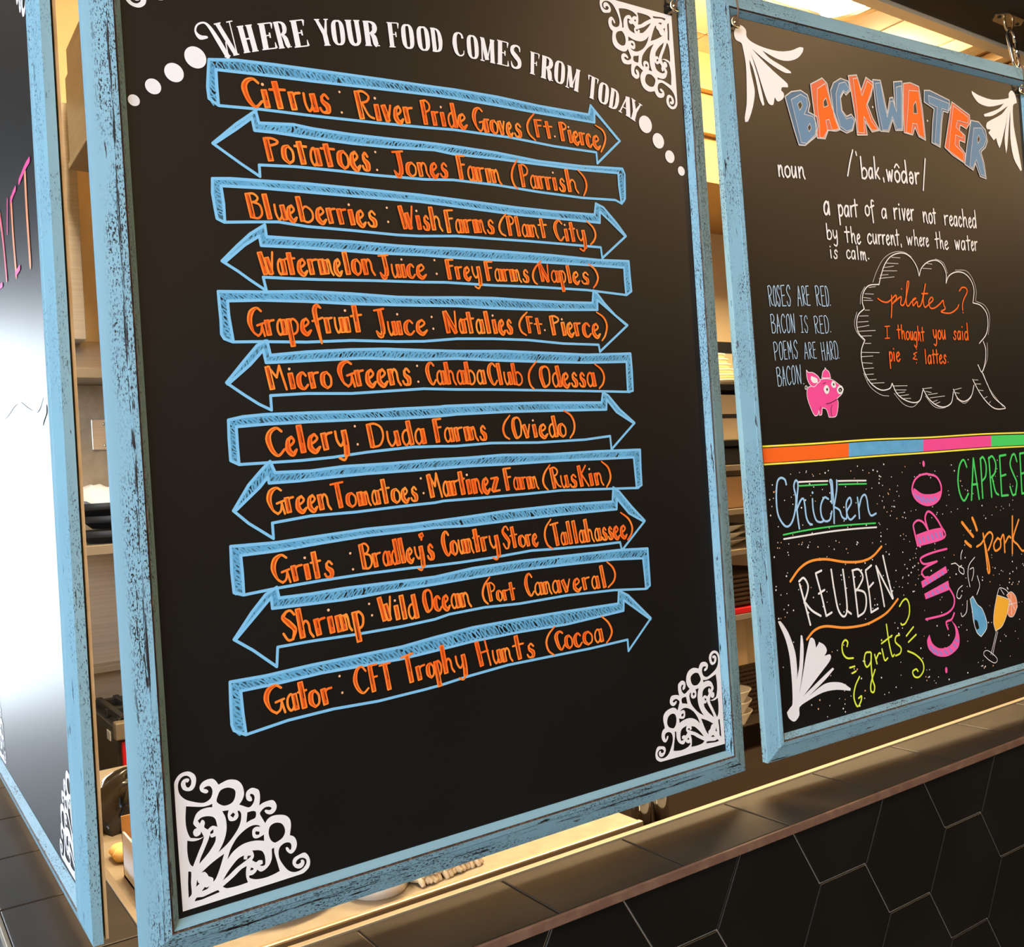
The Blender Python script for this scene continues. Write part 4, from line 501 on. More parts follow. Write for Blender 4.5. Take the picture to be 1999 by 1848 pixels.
RIGHT = {"fans":[[[170,8646],[256,8604],[260,8520],[346,8468],[540,8434],[808,8430],[1033,8476],[1194,8545],[1265,8548],[1244,8490],[1136,8394],[962,8332],[770,8327],[514,8392],[634,8315],[844,8252],[990,8206],[1002,8182],[890,8172],[705,8221],[500,8304],[330,8388],[447,8305],[673,8168],[918,8040],[926,7993],[815,7977],[797,7936],[840,7903],[828,7844],[727,7787],[670,7832],[641,7741],[599,7726],[548,7748],[483,7892],[381,8181],[306,8333],[357,8196],[426,7979],[479,7720],[450,7697],[406,7786],[364,8008],[324,8153],[276,8244],[282,8128],[308,7999],[329,7851],[275,7655],[178,7473],[125,7457],[125,7514],[173,7679],[197,7908],[211,8173],[181,8375],[160,8428],[73,8451],[49,8512],[74,8582]],[[5846,8643],[5766,8585],[5749,8513],[5325,8432],[4983,8454],[4819,8495],[4831,8445],[4969,8338],[5233,8316],[5555,8393],[5626,8419],[5466,8312],[5083,8182],[5098,8150],[5295,8186],[5543,8299],[5722,8392],[5536,8240],[5165,8078],[5119,8015],[5133,7971],[5229,7971],[5165,7917],[5287,7817],[5351,7859],[5380,7781],[5423,7716],[5481,7804],[5640,8125],[5731,8370],[5666,8175],[5570,7884],[5581,7652],[5625,7750],[5721,8135],[5781,8353],[5724,7901],[5774,7602],[5933,7418],[5965,7445],[5912,7734],[5838,8102],[5856,8410],[5965,8471],[5954,8541],[5922,8607]],[[47,1362],[94,1355],[209,1202],[303,949],[314,708],[296,609],[357,769],[421,1136],[449,1123],[456,958],[414,725],[319,417],[422,689],[492,884],[573,1060],[612,1077],[658,1038],[678,940],[742,999],[826,951],[868,874],[816,813],[913,818],[934,776],[890,722],[712,604],[390,386],[572,473],[945,642],[974,620],[804,518],[486,368],[747,459],[900,466],[1102,421],[1255,322],[1246,293],[991,353],[736,365],[481,318],[308,265],[293,166],[201,107],[111,168],[83,241],[136,282],[188,322],[208,557],[201,898],[153,1126],[66,1317]]],"backwater":[["b",[[853,7866],[977,7945],[1148,7985],[1270,7943],[1301,7829],[1261,7725],[1414,7685],[1430,7569],[1371,7423],[1157,7285],[1044,7278],[980,7456]],[[960,7842],[1143,7935],[1252,7901],[1255,7803],[1186,7686],[1341,7676],[1403,7585],[1359,7441],[1189,7314],[1090,7312]],[[[1072,7799],[1133,7846],[1161,7791],[1106,7725]],[[1225,7524],[1274,7579],[1296,7523],[1248,7468]]]],["o",[[1343,8091],[1571,8204],[1658,8147],[1722,7845],[1855,7570],[1763,7538],[1615,7531],[1544,7413],[1398,7406],[1373,7700]],[[1462,8049],[1623,8141],[1722,7845],[1841,7578],[1689,7540],[1645,7675],[1585,7657],[1600,7529],[1515,7420],[1443,7421],[1455,7611],[1436,7807]],[[[1562,7903],[1617,7951],[1644,7855],[1565,7824]]]],["b",[[1717,8065],[1788,8175],[1931,8252],[2079,8238],[2112,8120],[2013,8045],[1972,8080],[1902,7990],[1914,7829],[1996,7759],[2092,7801],[2161,7739],[2098,7588],[1972,7537],[1826,7576],[1754,7728]],[[1818,8039],[1893,8180],[2017,8218],[2093,8138],[2025,8077],[1968,8100],[1898,8009],[1899,7827],[1987,7727],[2093,7761],[2143,7716],[2084,7597],[1975,7563],[1860,7610],[1804,7775]],[]],["b",[[2585,8332],[2745,8345],[2798,8111],[2839,7907],[2913,8127],[2980,8147],[3014,8014],[3021,8364],[3206,8401],[3196,8166],[3143,7712],[2993,7694],[2945,7836],[2843,7656],[2665,7645],[2606,7960]],[[2627,8286],[2741,8313],[2789,8026],[2833,7854],[2924,8087],[2981,8094],[3040,7954],[3069,8297],[3182,8334],[3129,7732],[3022,7715],[2943,7878],[2829,7675],[2715,7666],[2654,7967]],[]],["o",[[2087,8310],[2259,8346],[2330,8151],[2445,8342],[2596,8292],[2529,8116],[2435,7979],[2525,7805],[2650,7654],[2488,7614],[2362,7743],[2388,7561],[2184,7537],[2176,7741],[2125,8102]],[[2176,8282],[2276,8307],[2337,8080],[2470,8294],[2575,8247],[2476,8068],[2410,7956],[2488,7759],[2619,7654],[2481,7638],[2344,7803],[2328,7578],[2203,7570],[2211,7909]],[]],["o",[[3236,8374],[3391,8406],[3573,8379],[3620,8050],[3639,7630],[3490,7667],[3420,7788],[3356,7673],[3173,7684],[3186,7994]],[[3344,8293],[3559,8312],[3599,7961],[3618,7656],[3499,7685],[3469,7837],[3375,7836],[3330,7681],[3218,7695],[3287,8007]],[[[3421,8089],[3480,8161],[3494,7991],[3412,7980]]]],["b",[[3689,8341],[3812,8358],[4261,8277],[4267,8178],[4203,8092],[4097,8101],[4041,7929],[3963,7568],[3776,7613],[3827,7902],[3886,8106],[3669,8176]],[[3775,8283],[4237,8230],[4214,8122],[4066,8134],[3948,7593],[3846,7616],[3960,8138],[3776,8175]],[]],["o",[[4313,8262],[4718,8124],[4722,8012],[4617,7909],[4475,7948],[4447,7867],[4575,7803],[4555,7700],[4429,7720],[4419,7640],[4543,7542],[4518,7394],[4238,7487],[4070,7580],[4177,7879]],[[4343,8210],[4683,8086],[4664,7994],[4417,8008],[4367,7902],[4527,7831],[4510,7758],[4346,7788],[4310,7640],[4506,7538],[4477,7419],[4155,7545],[4243,7887]],[]],["b",[[4746,8049],[4933,8049],[5091,7943],[5118,7786],[5060,7688],[4935,7606],[4992,7453],[5020,7216],[4871,7236],[4781,7420],[4711,7312],[4516,7382],[4608,7684]],[[4800,7943],[4999,7966],[5093,7806],[5015,7695],[4887,7613],[4956,7495],[4994,7248],[4897,7266],[4807,7479],[4696,7337],[4633,7372],[4718,7673]],[[[4864,7791],[4909,7853],[4939,7789],[4878,7725]]]]],"bwdots":[[2545,7957],[3718,7917]],"noun":[["n",622,6838,114,4,-1,144,170],["o",736,6842,126,4,-1,144,170],["u",863,6847,117,4,-1,145,170],["n",979,6851,146,5,-1,146,170]],"pron":[["b",2184,6958,162,13,-1,143,207],["a",2346,6971,120,10,-1,144,207],["k",2466,6981,128,11,-1,145,207],["w",2710,6971,172,5,-1,157,200],["o",2882,6976,144,4,-1,158,200],["d",3026,6980,169,5,-1,159,200],["@",3195,6984,124,3,-1,160,200],["r",3319,6988,129,3,-1,160,200]],"pron_s":[[[2069,7324],[1995,7150],[1933,6971]],[[2128,7306],[2138,7262]],[[2657,7008],[2667,6957]],[[2908,7175],[2956,7226],[3007,7184]],[[3598,7366],[3550,7134],[3504,6914]]],"defn":[["a",1408,6419,144,7,-1,172,170],["p",1677,6418,124,5,-1,148,165],["a",1801,6422,125,5,-1,148,165],["r",1927,6427,63,2,-1,149,165],["t",1990,6430,101,4,-1,149,165],["o",2214,6465,116,3,-1,142,150],["f",2330,6469,92,3,-1,143,150],["a",2551,6454,139,4,-1,135,170],["r",2802,6459,107,2,-1,154,170],["i",2910,6461,77,1,-1,155,170],["v",2986,6462,100,2,-1,156,170],["e",3087,6464,87,2,-1,156,170],["r",3173,6466,87,2,-1,157,170],["n",3435,6461,133,-3,-1,149,150],["o",3568,6458,104,-2,-1,150,150],["t",3672,6455,75,-2,-1,150,150],["r",3908,6455,129,1,-1,142,180],["e",4037,6456,109,1,-1,143,180],["a",4145,6457,109,1,-1,143,180],["c",4255,6457,95,1,-1,144,180],["h",4349,6458,143,1,-1,145,180],["e",4492,6459,96,1,-1,145,180],["d",4588,6460,120,1,-1,146,180],["b",1421,6107,126,-2,-1,120,171],["y",1547,6106,115,-1,-1,121,171],["t",1776,6085,117,-3,-1,131,167],["h",1893,6082,118,-3,-1,131,167],["e",2010,6079,92,-2,-1,132,167],["c",2217,6093,116,2,-1,133,167],["u",2333,6095,109,2,-1,134,167],["r",2442,6096,82,1,-1,134,167],["r",2524,6098,83,1,-1,135,167],["e",2607,6099,97,2,-1,135,167],["n",2704,6101,112,2,-1,136,167],["t",2817,6103,85,1,-1,136,167],["w",3039,6121,164,1,-1,119,185],["h",3203,6123,117,1,-1,120,185],["e",3320,6124,88,1,-1,121,185],["r",3408,6125,59,1,-1,121,185],["e",3467,6125,80,1,-1,121,185],["t",3674,6110,106,0,-1,122,200],["h",3780,6110,106,-1,-1,123,200],["e",3886,6109,107,-1,-1,123,200],["w",4119,6116,157,3,-1,134,164],["a",4276,6119,127,2,-1,135,164],["t",4403,6121,112,2,-1,135,164],["e",4515,6123,81,2,-1,136,164],["r",4595,6125,91,2,-1,136,164],["i",1457,5860,76,2,-1,112,170],["s",1533,5861,102,2,-1,112,170],["c",1778,5875,104,-4,-1,113,162],["a",1881,5872,105,-4,-1,114,162],["l",1986,5868,66,-2,-1,114,162],["m",2052,5866,146,-5,-1,115,162]],"defn_s":[[[2929,6124],[2934,6088]],[[2224,5896],[2234,5889]]],"poem":[["R",294,5204,88,4,-5,131,200],["O",382,5208,63,3,-5,131,200],["S",445,5211,70,3,-5,132,200],["E",515,5214,94,4,-5,132,200],["S",609,5218,95,4,-5,133,200],["A",798,5224,97,4,-5,134,188],["R",895,5229,73,3,-5,134,188],["E",968,5232,73,3,-5,135,188],["R",1139,5232,99,-1,-5,136,194],["E",1238,5231,87,-1,-5,136,194],["D",1325,5231,75,-1,-5,137,194],["B",299,4877,97,3,-4,123,193],["A",396,4879,82,2,-4,123,193],["C",478,4881,94,3,-4,124,193],["O",572,4884,83,2,-4,124,193],["N",655,4886,83,2,-4,125,193],["I",820,4889,72,1,-4,109,200],["S",892,4890,85,1,-4,109,200],["R",1074,4875,99,4,-4,119,193],["E",1173,4879,87,3,-4,119,193],["D",1260,4882,101,4,-4,120,193],["P",314,4540,93,5,-4,115,200],["O",407,4546,82,5,-4,115,200],["E",489,4551,71,4,-4,116,200],["M",560,4555,107,6,-4,116,200],["S",667,4561,89,5,-4,117,200],["A",851,4554,90,4,-4,109,192],["R",941,4558,73,3,-4,110,192],["E",1014,4561,74,3,-4,110,192],["H",1161,4535,100,4,-4,119,200],["A",1261,4540,76,3,-4,120,200],["R",1336,4543,76,3,-4,120,200],["D",1412,4547,89,4,-4,120,200],["B",332,4220,100,6,-4,123,193],["A",432,4226,71,5,-4,124,193],["C",503,4231,95,6,-4,124,193],["O",597,4237,84,5,-4,125,193],["N",681,4242,108,7,-4,125,193]],"poem_d":[[1409,5251],[1379,4907],[1498,4568],[808,4247]],"pil_s":[[[2359,5363],[2442,5326],[2551,5320],[2654,5371],[2735,5420],[2738,5370],[2660,5304]],[[2645,5412],[2633,5258],[2605,5113]],[[2706,5333],[2846,5400],[2823,5299],[2899,5301],[2992,5487],[3035,5607],[2992,5587],[2947,5339],[2982,5276],[3061,5338],[3168,5391],[3093,5365],[3092,5284],[3183,5345],[3193,5275],[3277,5320],[3398,5602],[3323,5386],[3344,5271],[3444,5315],[3541,5377],[3509,5413],[3442,5352],[3468,5263],[3566,5265],[3684,5321],[3770,5375],[3774,5313],[3804,5257],[3701,5212],[3907,5197],[4070,5263],[4124,5322]],[[3301,5456],[3432,5463]],[[4164,5524],[4233,5574],[4326,5568],[4345,5510],[4260,5412],[4212,5324],[4209,5247]]],"pil_d":[[2867,5510],[4213,5209]],"latte":[["t",2695,4825,84,-5,3,118,169],["h",2779,4820,99,-6,3,118,169],["o",2877,4815,94,-5,3,119,169],["u",2971,4810,77,-4,3,119,169],["g",3048,4805,86,-5,3,119,169],["h",3134,4801,78,-4,3,120,169],["t",3212,4796,81,-5,3,120,169],["y",3475,4820,105,1,3,131,170],["o",3580,4821,91,1,3,131,170],["u",3670,4822,106,1,3,132,170],["s",3930,4823,99,-3,3,124,200],["a",4029,4820,103,-3,3,124,200],["i",4131,4817,63,-2,3,125,200],["d",4194,4815,117,-3,3,125,200],["p",2487,4518,89,-1,3,126,170],["i",2576,4518,56,0,3,126,170],["e",2632,4518,107,-1,3,127,170],["l",3242,4477,74,1,3,120,169],["a",3316,4477,104,1,3,121,169],["t",3419,4479,75,1,3,121,169],["t",3494,4479,75,1,3,122,169],["e",3569,4480,91,1,3,122,169],["s",3660,4481,91,1,3,122,169]],"latte_s":[[[2500,4989],[2490,4833]],[[2458,4989],[2556,4995]],[[2446,4829],[2537,4833]],[[3095,4640],[3023,4616],[3066,4592],[3007,4552],[3090,4542]]],"latte_d":[[3094,4684],[3072,4493],[3778,4501]],"cloud":[[[2399,5548],[2453,5667],[2539,5814],[2662,5928],[2823,5991],[2995,6000],[3131,5942],[3234,5827],[3272,5703]],[[3272,5703],[3335,5813],[3478,5904],[3661,5940],[3807,5891],[3883,5762],[3866,5624]],[[3866,5624],[3940,5726],[4102,5790],[4290,5788],[4439,5707],[4516,5555],[4467,5359]],[[4467,5359],[4650,5325],[4782,5210],[4796,5054],[4727,4896],[4549,4768]],[[4650,4798],[4694,4681],[4662,4505],[4562,4350],[4478,4457]],[[4562,4350],[4670,4172],[4810,3973],[5059,3828],[5039,3799],[4822,3806],[4636,3900],[4462,4060],[4324,4246]],[[4345,4159],[4263,4007],[4096,3934],[3945,3977],[3854,4112]],[[3849,4074],[3785,3924],[3626,3868],[3449,3896],[3282,3994],[3167,4136]],[[3164,4108],[3091,3981],[2957,3948],[2762,3990],[2604,4084],[2522,4221]],[[2522,4221],[2459,4151],[2279,4137],[2100,4220],[1982,4363],[1936,4539],[1952,4680],[2032,4804]],[[2032,4804],[1923,4891],[1892,5013],[1937,5137],[2065,5219]],[[2065,5219],[2036,5315],[2077,5440],[2194,5532],[2399,5554]]],"cloud2":[[[2280,5580],[2379,5735],[2535,5904],[2740,6001],[2968,6020],[3134,5961]],[[3664,5959],[3840,5911],[3920,5763]],[[4106,5819],[4357,5820],[4503,5710],[4569,5537],[4533,5380]],[[4559,5381],[4748,5327],[4853,5172],[4786,4896]],[[4745,4779],[4725,4563],[4597,4369]],[[4592,4330],[4726,4093],[5025,3825]],[[4261,3987],[4093,3906],[3915,3977]],[[3752,3906],[3594,3854],[3388,3883],[3213,4033]],[[3074,3963],[2921,3890],[2727,3936],[2548,4086]],[[2434,4052],[2272,4074],[2069,4185],[1956,4363]],[[2005,4803],[1885,4908],[1851,5030],[1914,5172]],[[1992,5279],[2019,5403],[2111,5512]]],"hatch":[[[2705,5934],[2887,5934]],[[2584,5849],[2836,5853]],[[2535,5787],[2733,5814]],[[2489,5740],[2796,5753]],[[2441,5679],[2608,5695]],[[2408,5633],[2730,5669]],[[3417,5888],[3579,5880]],[[3364,5811],[3557,5814]],[[2191,5506],[2328,5523]],[[2101,5419],[2275,5419]],[[2069,5369],[2215,5359]],[[2064,5330],[2247,5335]],[[2076,5201],[2170,5203]],[[1956,5120],[2135,5126]],[[1921,5040],[2126,5052]],[[1905,4970],[2134,4999]],[[1886,4917],[2256,4933]],[[1958,4856],[2172,4861]],[[2027,4759],[2147,4760]],[[1955,4641],[2303,4637]],[[1941,4583],[2168,4591]],[[1945,4504],[2144,4494]],[[1963,4425],[2164,4432]],[[1980,4346],[2155,4352]],[[2026,4274],[2201,4280]],[[2087,4229],[2358,4233]],[[2532,4185],[2835,4183]],[[2554,4131],[2806,4125]],[[2590,4085],[2774,4098]],[[2642,4047],[2855,4060]],[[2694,4010],[2892,4008]],[[3181,4135],[3365,4145]],[[3221,4098],[3351,4076]],[[3274,4050],[3484,4064]],[[3313,4003],[3644,4022]],[[3365,3945],[3473,3970]],[[3421,3916],[3529,3941]],[[3868,4102],[4041,4127]],[[3894,4063],[3986,4052]],[[4323,4237],[4451,4235]],[[4380,4178],[4514,4175]],[[4433,4090],[4561,4077]],[[4546,3961],[4647,3987]],[[4684,3889],[4721,3917]]],"pig":[["p",[[874,4192],[851,4092],[887,3973],[958,3845],[1019,3843],[1050,3901],[1051,3841],[1094,3848],[1115,3933],[1187,3913],[1226,3810],[1352,3814],[1398,3889],[1422,3992],[1403,4044],[1512,4110],[1524,4179],[1449,4232],[1353,4285],[1255,4304],[1130,4298],[1027,4257],[949,4216]]],["p",[[874,4419],[908,4390],[992,4384],[1084,4332],[1115,4276],[1050,4240],[997,4207],[926,4225],[875,4310]]],["p",[[1144,4314],[1170,4391],[1210,4421],[1220,4445],[1243,4420],[1289,4389],[1311,4312]]],["w",[[951,4343],[1057,4307],[1064,4256],[983,4254],[939,4301]]],["w",[[1166,4169],[1195,4211],[1233,4216],[1265,4167],[1240,4120],[1197,4118]]],["k",[[1205,4168],[1227,4188],[1245,4168],[1222,4141]]],["w",[[1310,4235],[1339,4269],[1380,4251],[1394,4199],[1355,4186],[1324,4204]]],["k",[[1338,4234],[1359,4248],[1372,4223],[1350,4207]]],["w",[[1410,4155],[1440,4198],[1497,4205],[1533,4161],[1499,4110],[1435,4108]]],["k",[[1433,4155],[1456,4180],[1489,4183],[1509,4159],[1483,4128],[1447,4129]]],["w",[[1461,4163],[1474,4166],[1471,4135],[1458,4135]]]],"pig_s":[[[847,4168],[813,4185],[829,4219],[856,4206],[830,4185]],[[1182,3982],[1271,3996],[1402,4040]],[[1148,4238],[1200,4254]],[[1317,4300],[1390,4276]],[[1288,3961],[1260,3894],[1272,3816]],[[1050,3901],[1073,3951]]],"band_lines":[[[-47,3499],[974,3487],[2037,3485],[3199,3457],[4478,3446],[5631,3415]],[[-46,3280],[950,3266],[2012,3262],[3174,3247],[4452,3236],[5605,3210]]],"band":[["o",[[-35,3477],[217,3474],[474,3470],[738,3467],[1007,3464],[1283,3463],[1566,3462],[1546,3283],[1263,3284],[988,3285],[718,3288],[455,3292],[198,3295],[-53,3299]]],["b",[[1566,3462],[1809,3462],[2057,3460],[2309,3454],[2567,3448],[2830,3441],[3099,3434],[3079,3269],[2810,3272],[2547,3276],[2289,3279],[2037,3282],[1789,3283],[1546,3283]]],["p",[[3099,3434],[3349,3431],[3604,3428],[3864,3426],[4130,3424],[4401,3421],[4677,3415],[4657,3254],[4381,3259],[4110,3261],[3845,3263],[3585,3265],[3329,3267],[3079,3269]]],["g",[[4677,3415],[4833,3410],[4991,3406],[5151,3401],[5313,3397],[5476,3392],[5642,3387],[5622,3232],[5457,3236],[5293,3240],[5131,3243],[4971,3247],[4813,3250],[4657,3254]]]],"chicken":[[[365,3010],[347,3071],[277,3097],[212,3047],[176,2863],[183,2659],[265,2524],[346,2494],[425,2552],[488,2683],[517,2836],[495,2975],[539,3049],[570,2987],[522,2767],[523,2594],[537,2447]],[[512,2681],[598,2795],[649,2808],[665,2720],[675,2581],[716,2499],[769,2476]],[[810,2795],[808,2656],[845,2530],[917,2492],[981,2500]],[[1101,2771],[1026,2795],[952,2696],[951,2573],[1007,2498],[1098,2507],[1148,2608]],[[1159,2714],[1169,2925],[1152,3001],[1190,2994],[1193,2853],[1190,2640],[1175,2456]],[[1282,2997],[1269,2882],[1211,2709],[1193,2667],[1292,2614],[1334,2521],[1410,2492],[1435,2592],[1525,2683],[1506,2757],[1432,2691],[1430,2548],[1488,2471],[1587,2516]],[[1653,2745],[1663,2599],[1663,2473]],[[1663,2599],[1733,2738],[1805,2769],[1838,2694],[1851,2565],[1897,2488],[1996,2507]]],"chick_d":[[819,2873]],"ul_w":[[[586,3024],[847,3014],[1113,3000]],[[1307,2986],[1570,2971],[1845,2953]],[[253,2346],[675,2352],[1107,2356],[1581,2345],[1984,2325]]],"ul_g":[[[593,2976],[842,2967],[1101,2957]],[[1315,2941],[1579,2927],[1848,2911]],[[252,2398],[607,2414],[1011,2418],[1375,2410],[1968,2381]]],"caprese":[["C",3744,2515,307,-4,11,294,203],["A",4050,2511,254,-3,12,297,203],["P",4304,2508,201,-3,12,300,203],["R",4505,2505,263,-3,12,302,203],["E",4768,2502,243,-3,12,305,203],["S",5011,2499,269,-3,12,308,203],["E",5280,2496,260,-3,13,311,203]],"reuben":[[[468,1764],[535,1514],[605,1237]],[[462,1799],[545,1832],[610,1746],[601,1661],[524,1525]],[[537,1531],[649,1412],[802,1321]],[[771,1848],[843,1577],[903,1306]],[[768,1862],[876,1884]],[[795,1601],[905,1635]],[[903,1306],[1008,1335]],[[1055,1875],[1080,1634],[1128,1362],[1220,1252],[1294,1321],[1295,1570],[1273,1849]],[[1286,1322],[1367,1266]],[[1455,1818],[1477,1529],[1495,1212]],[[1447,1816],[1576,1813],[1645,1705],[1551,1591],[1487,1545]],[[1494,1562],[1650,1506],[1676,1376],[1622,1257],[1495,1212]],[[1706,1770],[1744,1494],[1755,1229]],[[1708,1788],[1824,1838]],[[1736,1549],[1839,1608]],[[1755,1229],[1897,1263]],[[1918,1818],[1984,1535],[2024,1273]],[[1918,1818],[2071,1561],[2202,1350]],[[2071,1938],[2127,1683],[2211,1354]]],"waves":[[[311,1818],[484,1952],[689,2023],[967,2017],[1323,1941],[1641,1913],[1864,1952],[2057,2062]],[[525,1068],[671,1158],[876,1179],[1231,1108],[1603,1088],[1853,1124],[2085,1191],[2309,1330]]],"grits":[[[1684,719],[1589,721],[1550,619],[1595,539],[1678,597],[1697,712],[1678,543],[1684,361],[1715,265],[1688,194],[1636,225],[1654,330],[1747,477]],[[1761,674],[1794,550]],[[1781,607],[1844,675],[1880,669]],[[1914,722],[1952,569],[2016,586]],[[2038,1029],[2065,771],[2108,598],[2154,609]],[[1913,795],[2133,867]],[[2288,851],[2215,840],[2195,769],[2297,678],[2274,608],[2181,590]],[[1244,866],[1262,917],[1213,951],[1155,898],[1157,792],[1227,718],[1344,698]],[[1265,587],[1359,589]],[[1310,508],[1378,523]],[[1436,441],[1343,332],[1302,197],[1354,71],[1427,120],[1448,188],[1392,171]],[[2332,1230],[2411,1294],[2485,1306],[2534,1221],[2519,1092],[2434,992],[2360,975],[2334,998]],[[2428,816],[2586,913]],[[2462,727],[2632,803]],[[2433,610],[2586,538],[2721,421],[2737,305],[2639,228],[2537,246],[2502,318],[2578,342],[2613,308]]],"grits_d":[[1918,838]],"pork":[[[4130,1839],[4251,1877],[4363,1975],[4469,2015],[4529,1948],[4464,1834],[4397,1761]],[[4301,2012],[4321,1849],[4334,1687],[4355,1444],[4395,1469],[4373,1643],[4331,1848]],[[4644,1912],[4541,1826],[4570,1732],[4695,1769],[4707,1869],[4644,1912]],[[4707,1869],[4796,1942],[4798,1686]],[[4815,1817],[4920,1905],[4970,1883]],[[5052,2195],[4982,1646]],[[5206,2129],[5031,1867],[5131,1764],[5243,1658],[5336,1680]]],"rays":[[[3827,2216],[3949,2096],[4060,1992]],[[4073,2257],[4121,2169],[4159,2076]],[[3871,1940],[3931,1894],[3991,1858]]],"swirl":[[[3786,1825],[3746,1761],[3739,1702]],[[3512,1660],[3607,1659],[3680,1611],[3780,1564],[3777,1486],[3687,1532],[3678,1592],[3745,1613]],[[4063,1695],[3921,1603],[3872,1470],[3899,1289]],[[3930,1538],[4012,1548],[4001,1455],[3952,1372]],[[4089,1424],[4128,1280],[4047,1161]],[[3727,1331],[3625,1285],[3582,1193],[3641,1156],[3694,1198]],[[3812,1104],[3777,951],[3674,897],[3648,950]]],"bottle":[["b",[[3878,1114],[3947,1148],[4045,1012],[4137,950],[4217,788],[4216,649],[4071,551],[3981,625],[3920,792],[3907,952]]],["k",[[3956,817],[4016,778],[4043,675],[3986,663],[3946,739]]]],"glass":[["y",[[4524,1092],[4822,987],[4767,831],[4604,631],[4426,577],[4391,703],[4430,878]]],["s",[[4761,1056],[4870,1093],[4982,1006],[4999,860],[4894,731],[4790,736],[4748,813],[4824,946]]]],"glass_s":[[[4524,1092],[4597,1183],[4737,1141],[4831,1057]],[[4619,1166],[4694,1075]],[[4443,574],[4354,407],[4268,260]],[[4475,559],[4387,401],[4310,243]],[[4104,277],[4109,322],[4194,332],[4334,249],[4415,165],[4353,125],[4225,183],[4104,277]],[[4866,1063],[4845,758]],[[4794,909],[4981,914]],[[4822,987],[4940,817]]],"gum_fill":[["p",[[2817,2765],[2986,2676],[3226,2657],[3384,2684],[3359,2608],[3212,2534],[3029,2535],[2844,2621],[2777,2730]]],["p",[[2802,2132],[3107,2169],[3370,2176],[3395,2048],[2801,1994]]],["p",[[2823,1499],[3385,1646],[3411,1555],[2843,1410]]],["p",[[2872,1326],[3416,1439],[3438,1310],[2893,1247]]],["p",[[3418,882],[3531,771],[3575,609],[3528,480],[3298,401],[3055,441],[2887,555],[2856,683],[2917,759],[2971,627],[3128,535],[3346,538],[3485,652],[3485,778]]]],"gum_hatch":[[[2809,2700],[2875,2628]],[[2894,2664],[2980,2581]],[[2987,2638],[3063,2565]],[[3075,2616],[3139,2565]],[[3160,2609],[3216,2572]],[[3237,2618],[3280,2591]],[[2842,2091],[2864,2026]],[[2932,2095],[2955,2031]],[[3024,2104],[3056,2044]],[[3116,2114],[3149,2053]],[[3209,2120],[3242,2059]],[[3302,2126],[3330,2074]],[[2906,1483],[2932,1448]],[[2999,1510],[3031,1473]],[[3093,1531],[3125,1494]],[[3188,1554],[3220,1515]],[[3283,1577],[3316,1538]],[[2945,1307],[2971,1271]],[[3038,1327],[3070,1285]],[[3138,1345],[3174,1306]],[[3243,1370],[3278,1327]],[[3338,1390],[3368,1348]],[[2916,597],[2972,512]],[[3006,541],[3059,469]],[[3108,499],[3148,445]],[[3215,492],[3271,440]],[[3326,503],[3381,445]],[[3425,545],[3482,497]],[[3479,604],[3538,566]]],"gum_s":[[[3109,2958],[3317,2901],[3408,2759],[3359,2608],[3212,2534],[3029,2535],[2844,2621],[2770,2750],[2830,2878],[2957,2945],[3109,2958]],[[2817,2765],[2986,2676],[3226,2657],[3384,2684]],[[2801,1994],[2751,2204],[2746,2289],[2841,2337],[2956,2298],[3049,2184]],[[3049,2184],[3005,2331],[3029,2406],[3094,2438],[3208,2370],[3329,2224],[3395,2048],[2801,1994]],[[2802,2132],[3107,2169],[3370,2176]],[[3429,1883],[3133,1867],[2902,1835],[2837,1795],[2919,1729],[3194,1735]],[[3194,1735],[2929,1680],[2847,1624],[2898,1551],[2973,1545]],[[3425,1331],[3517,1182],[3470,1053],[3274,984],[2861,977]],[[3492,972],[3420,895],[3298,874],[3327,773]]],"gum_d":[[3059,3100],[3220,217]]}
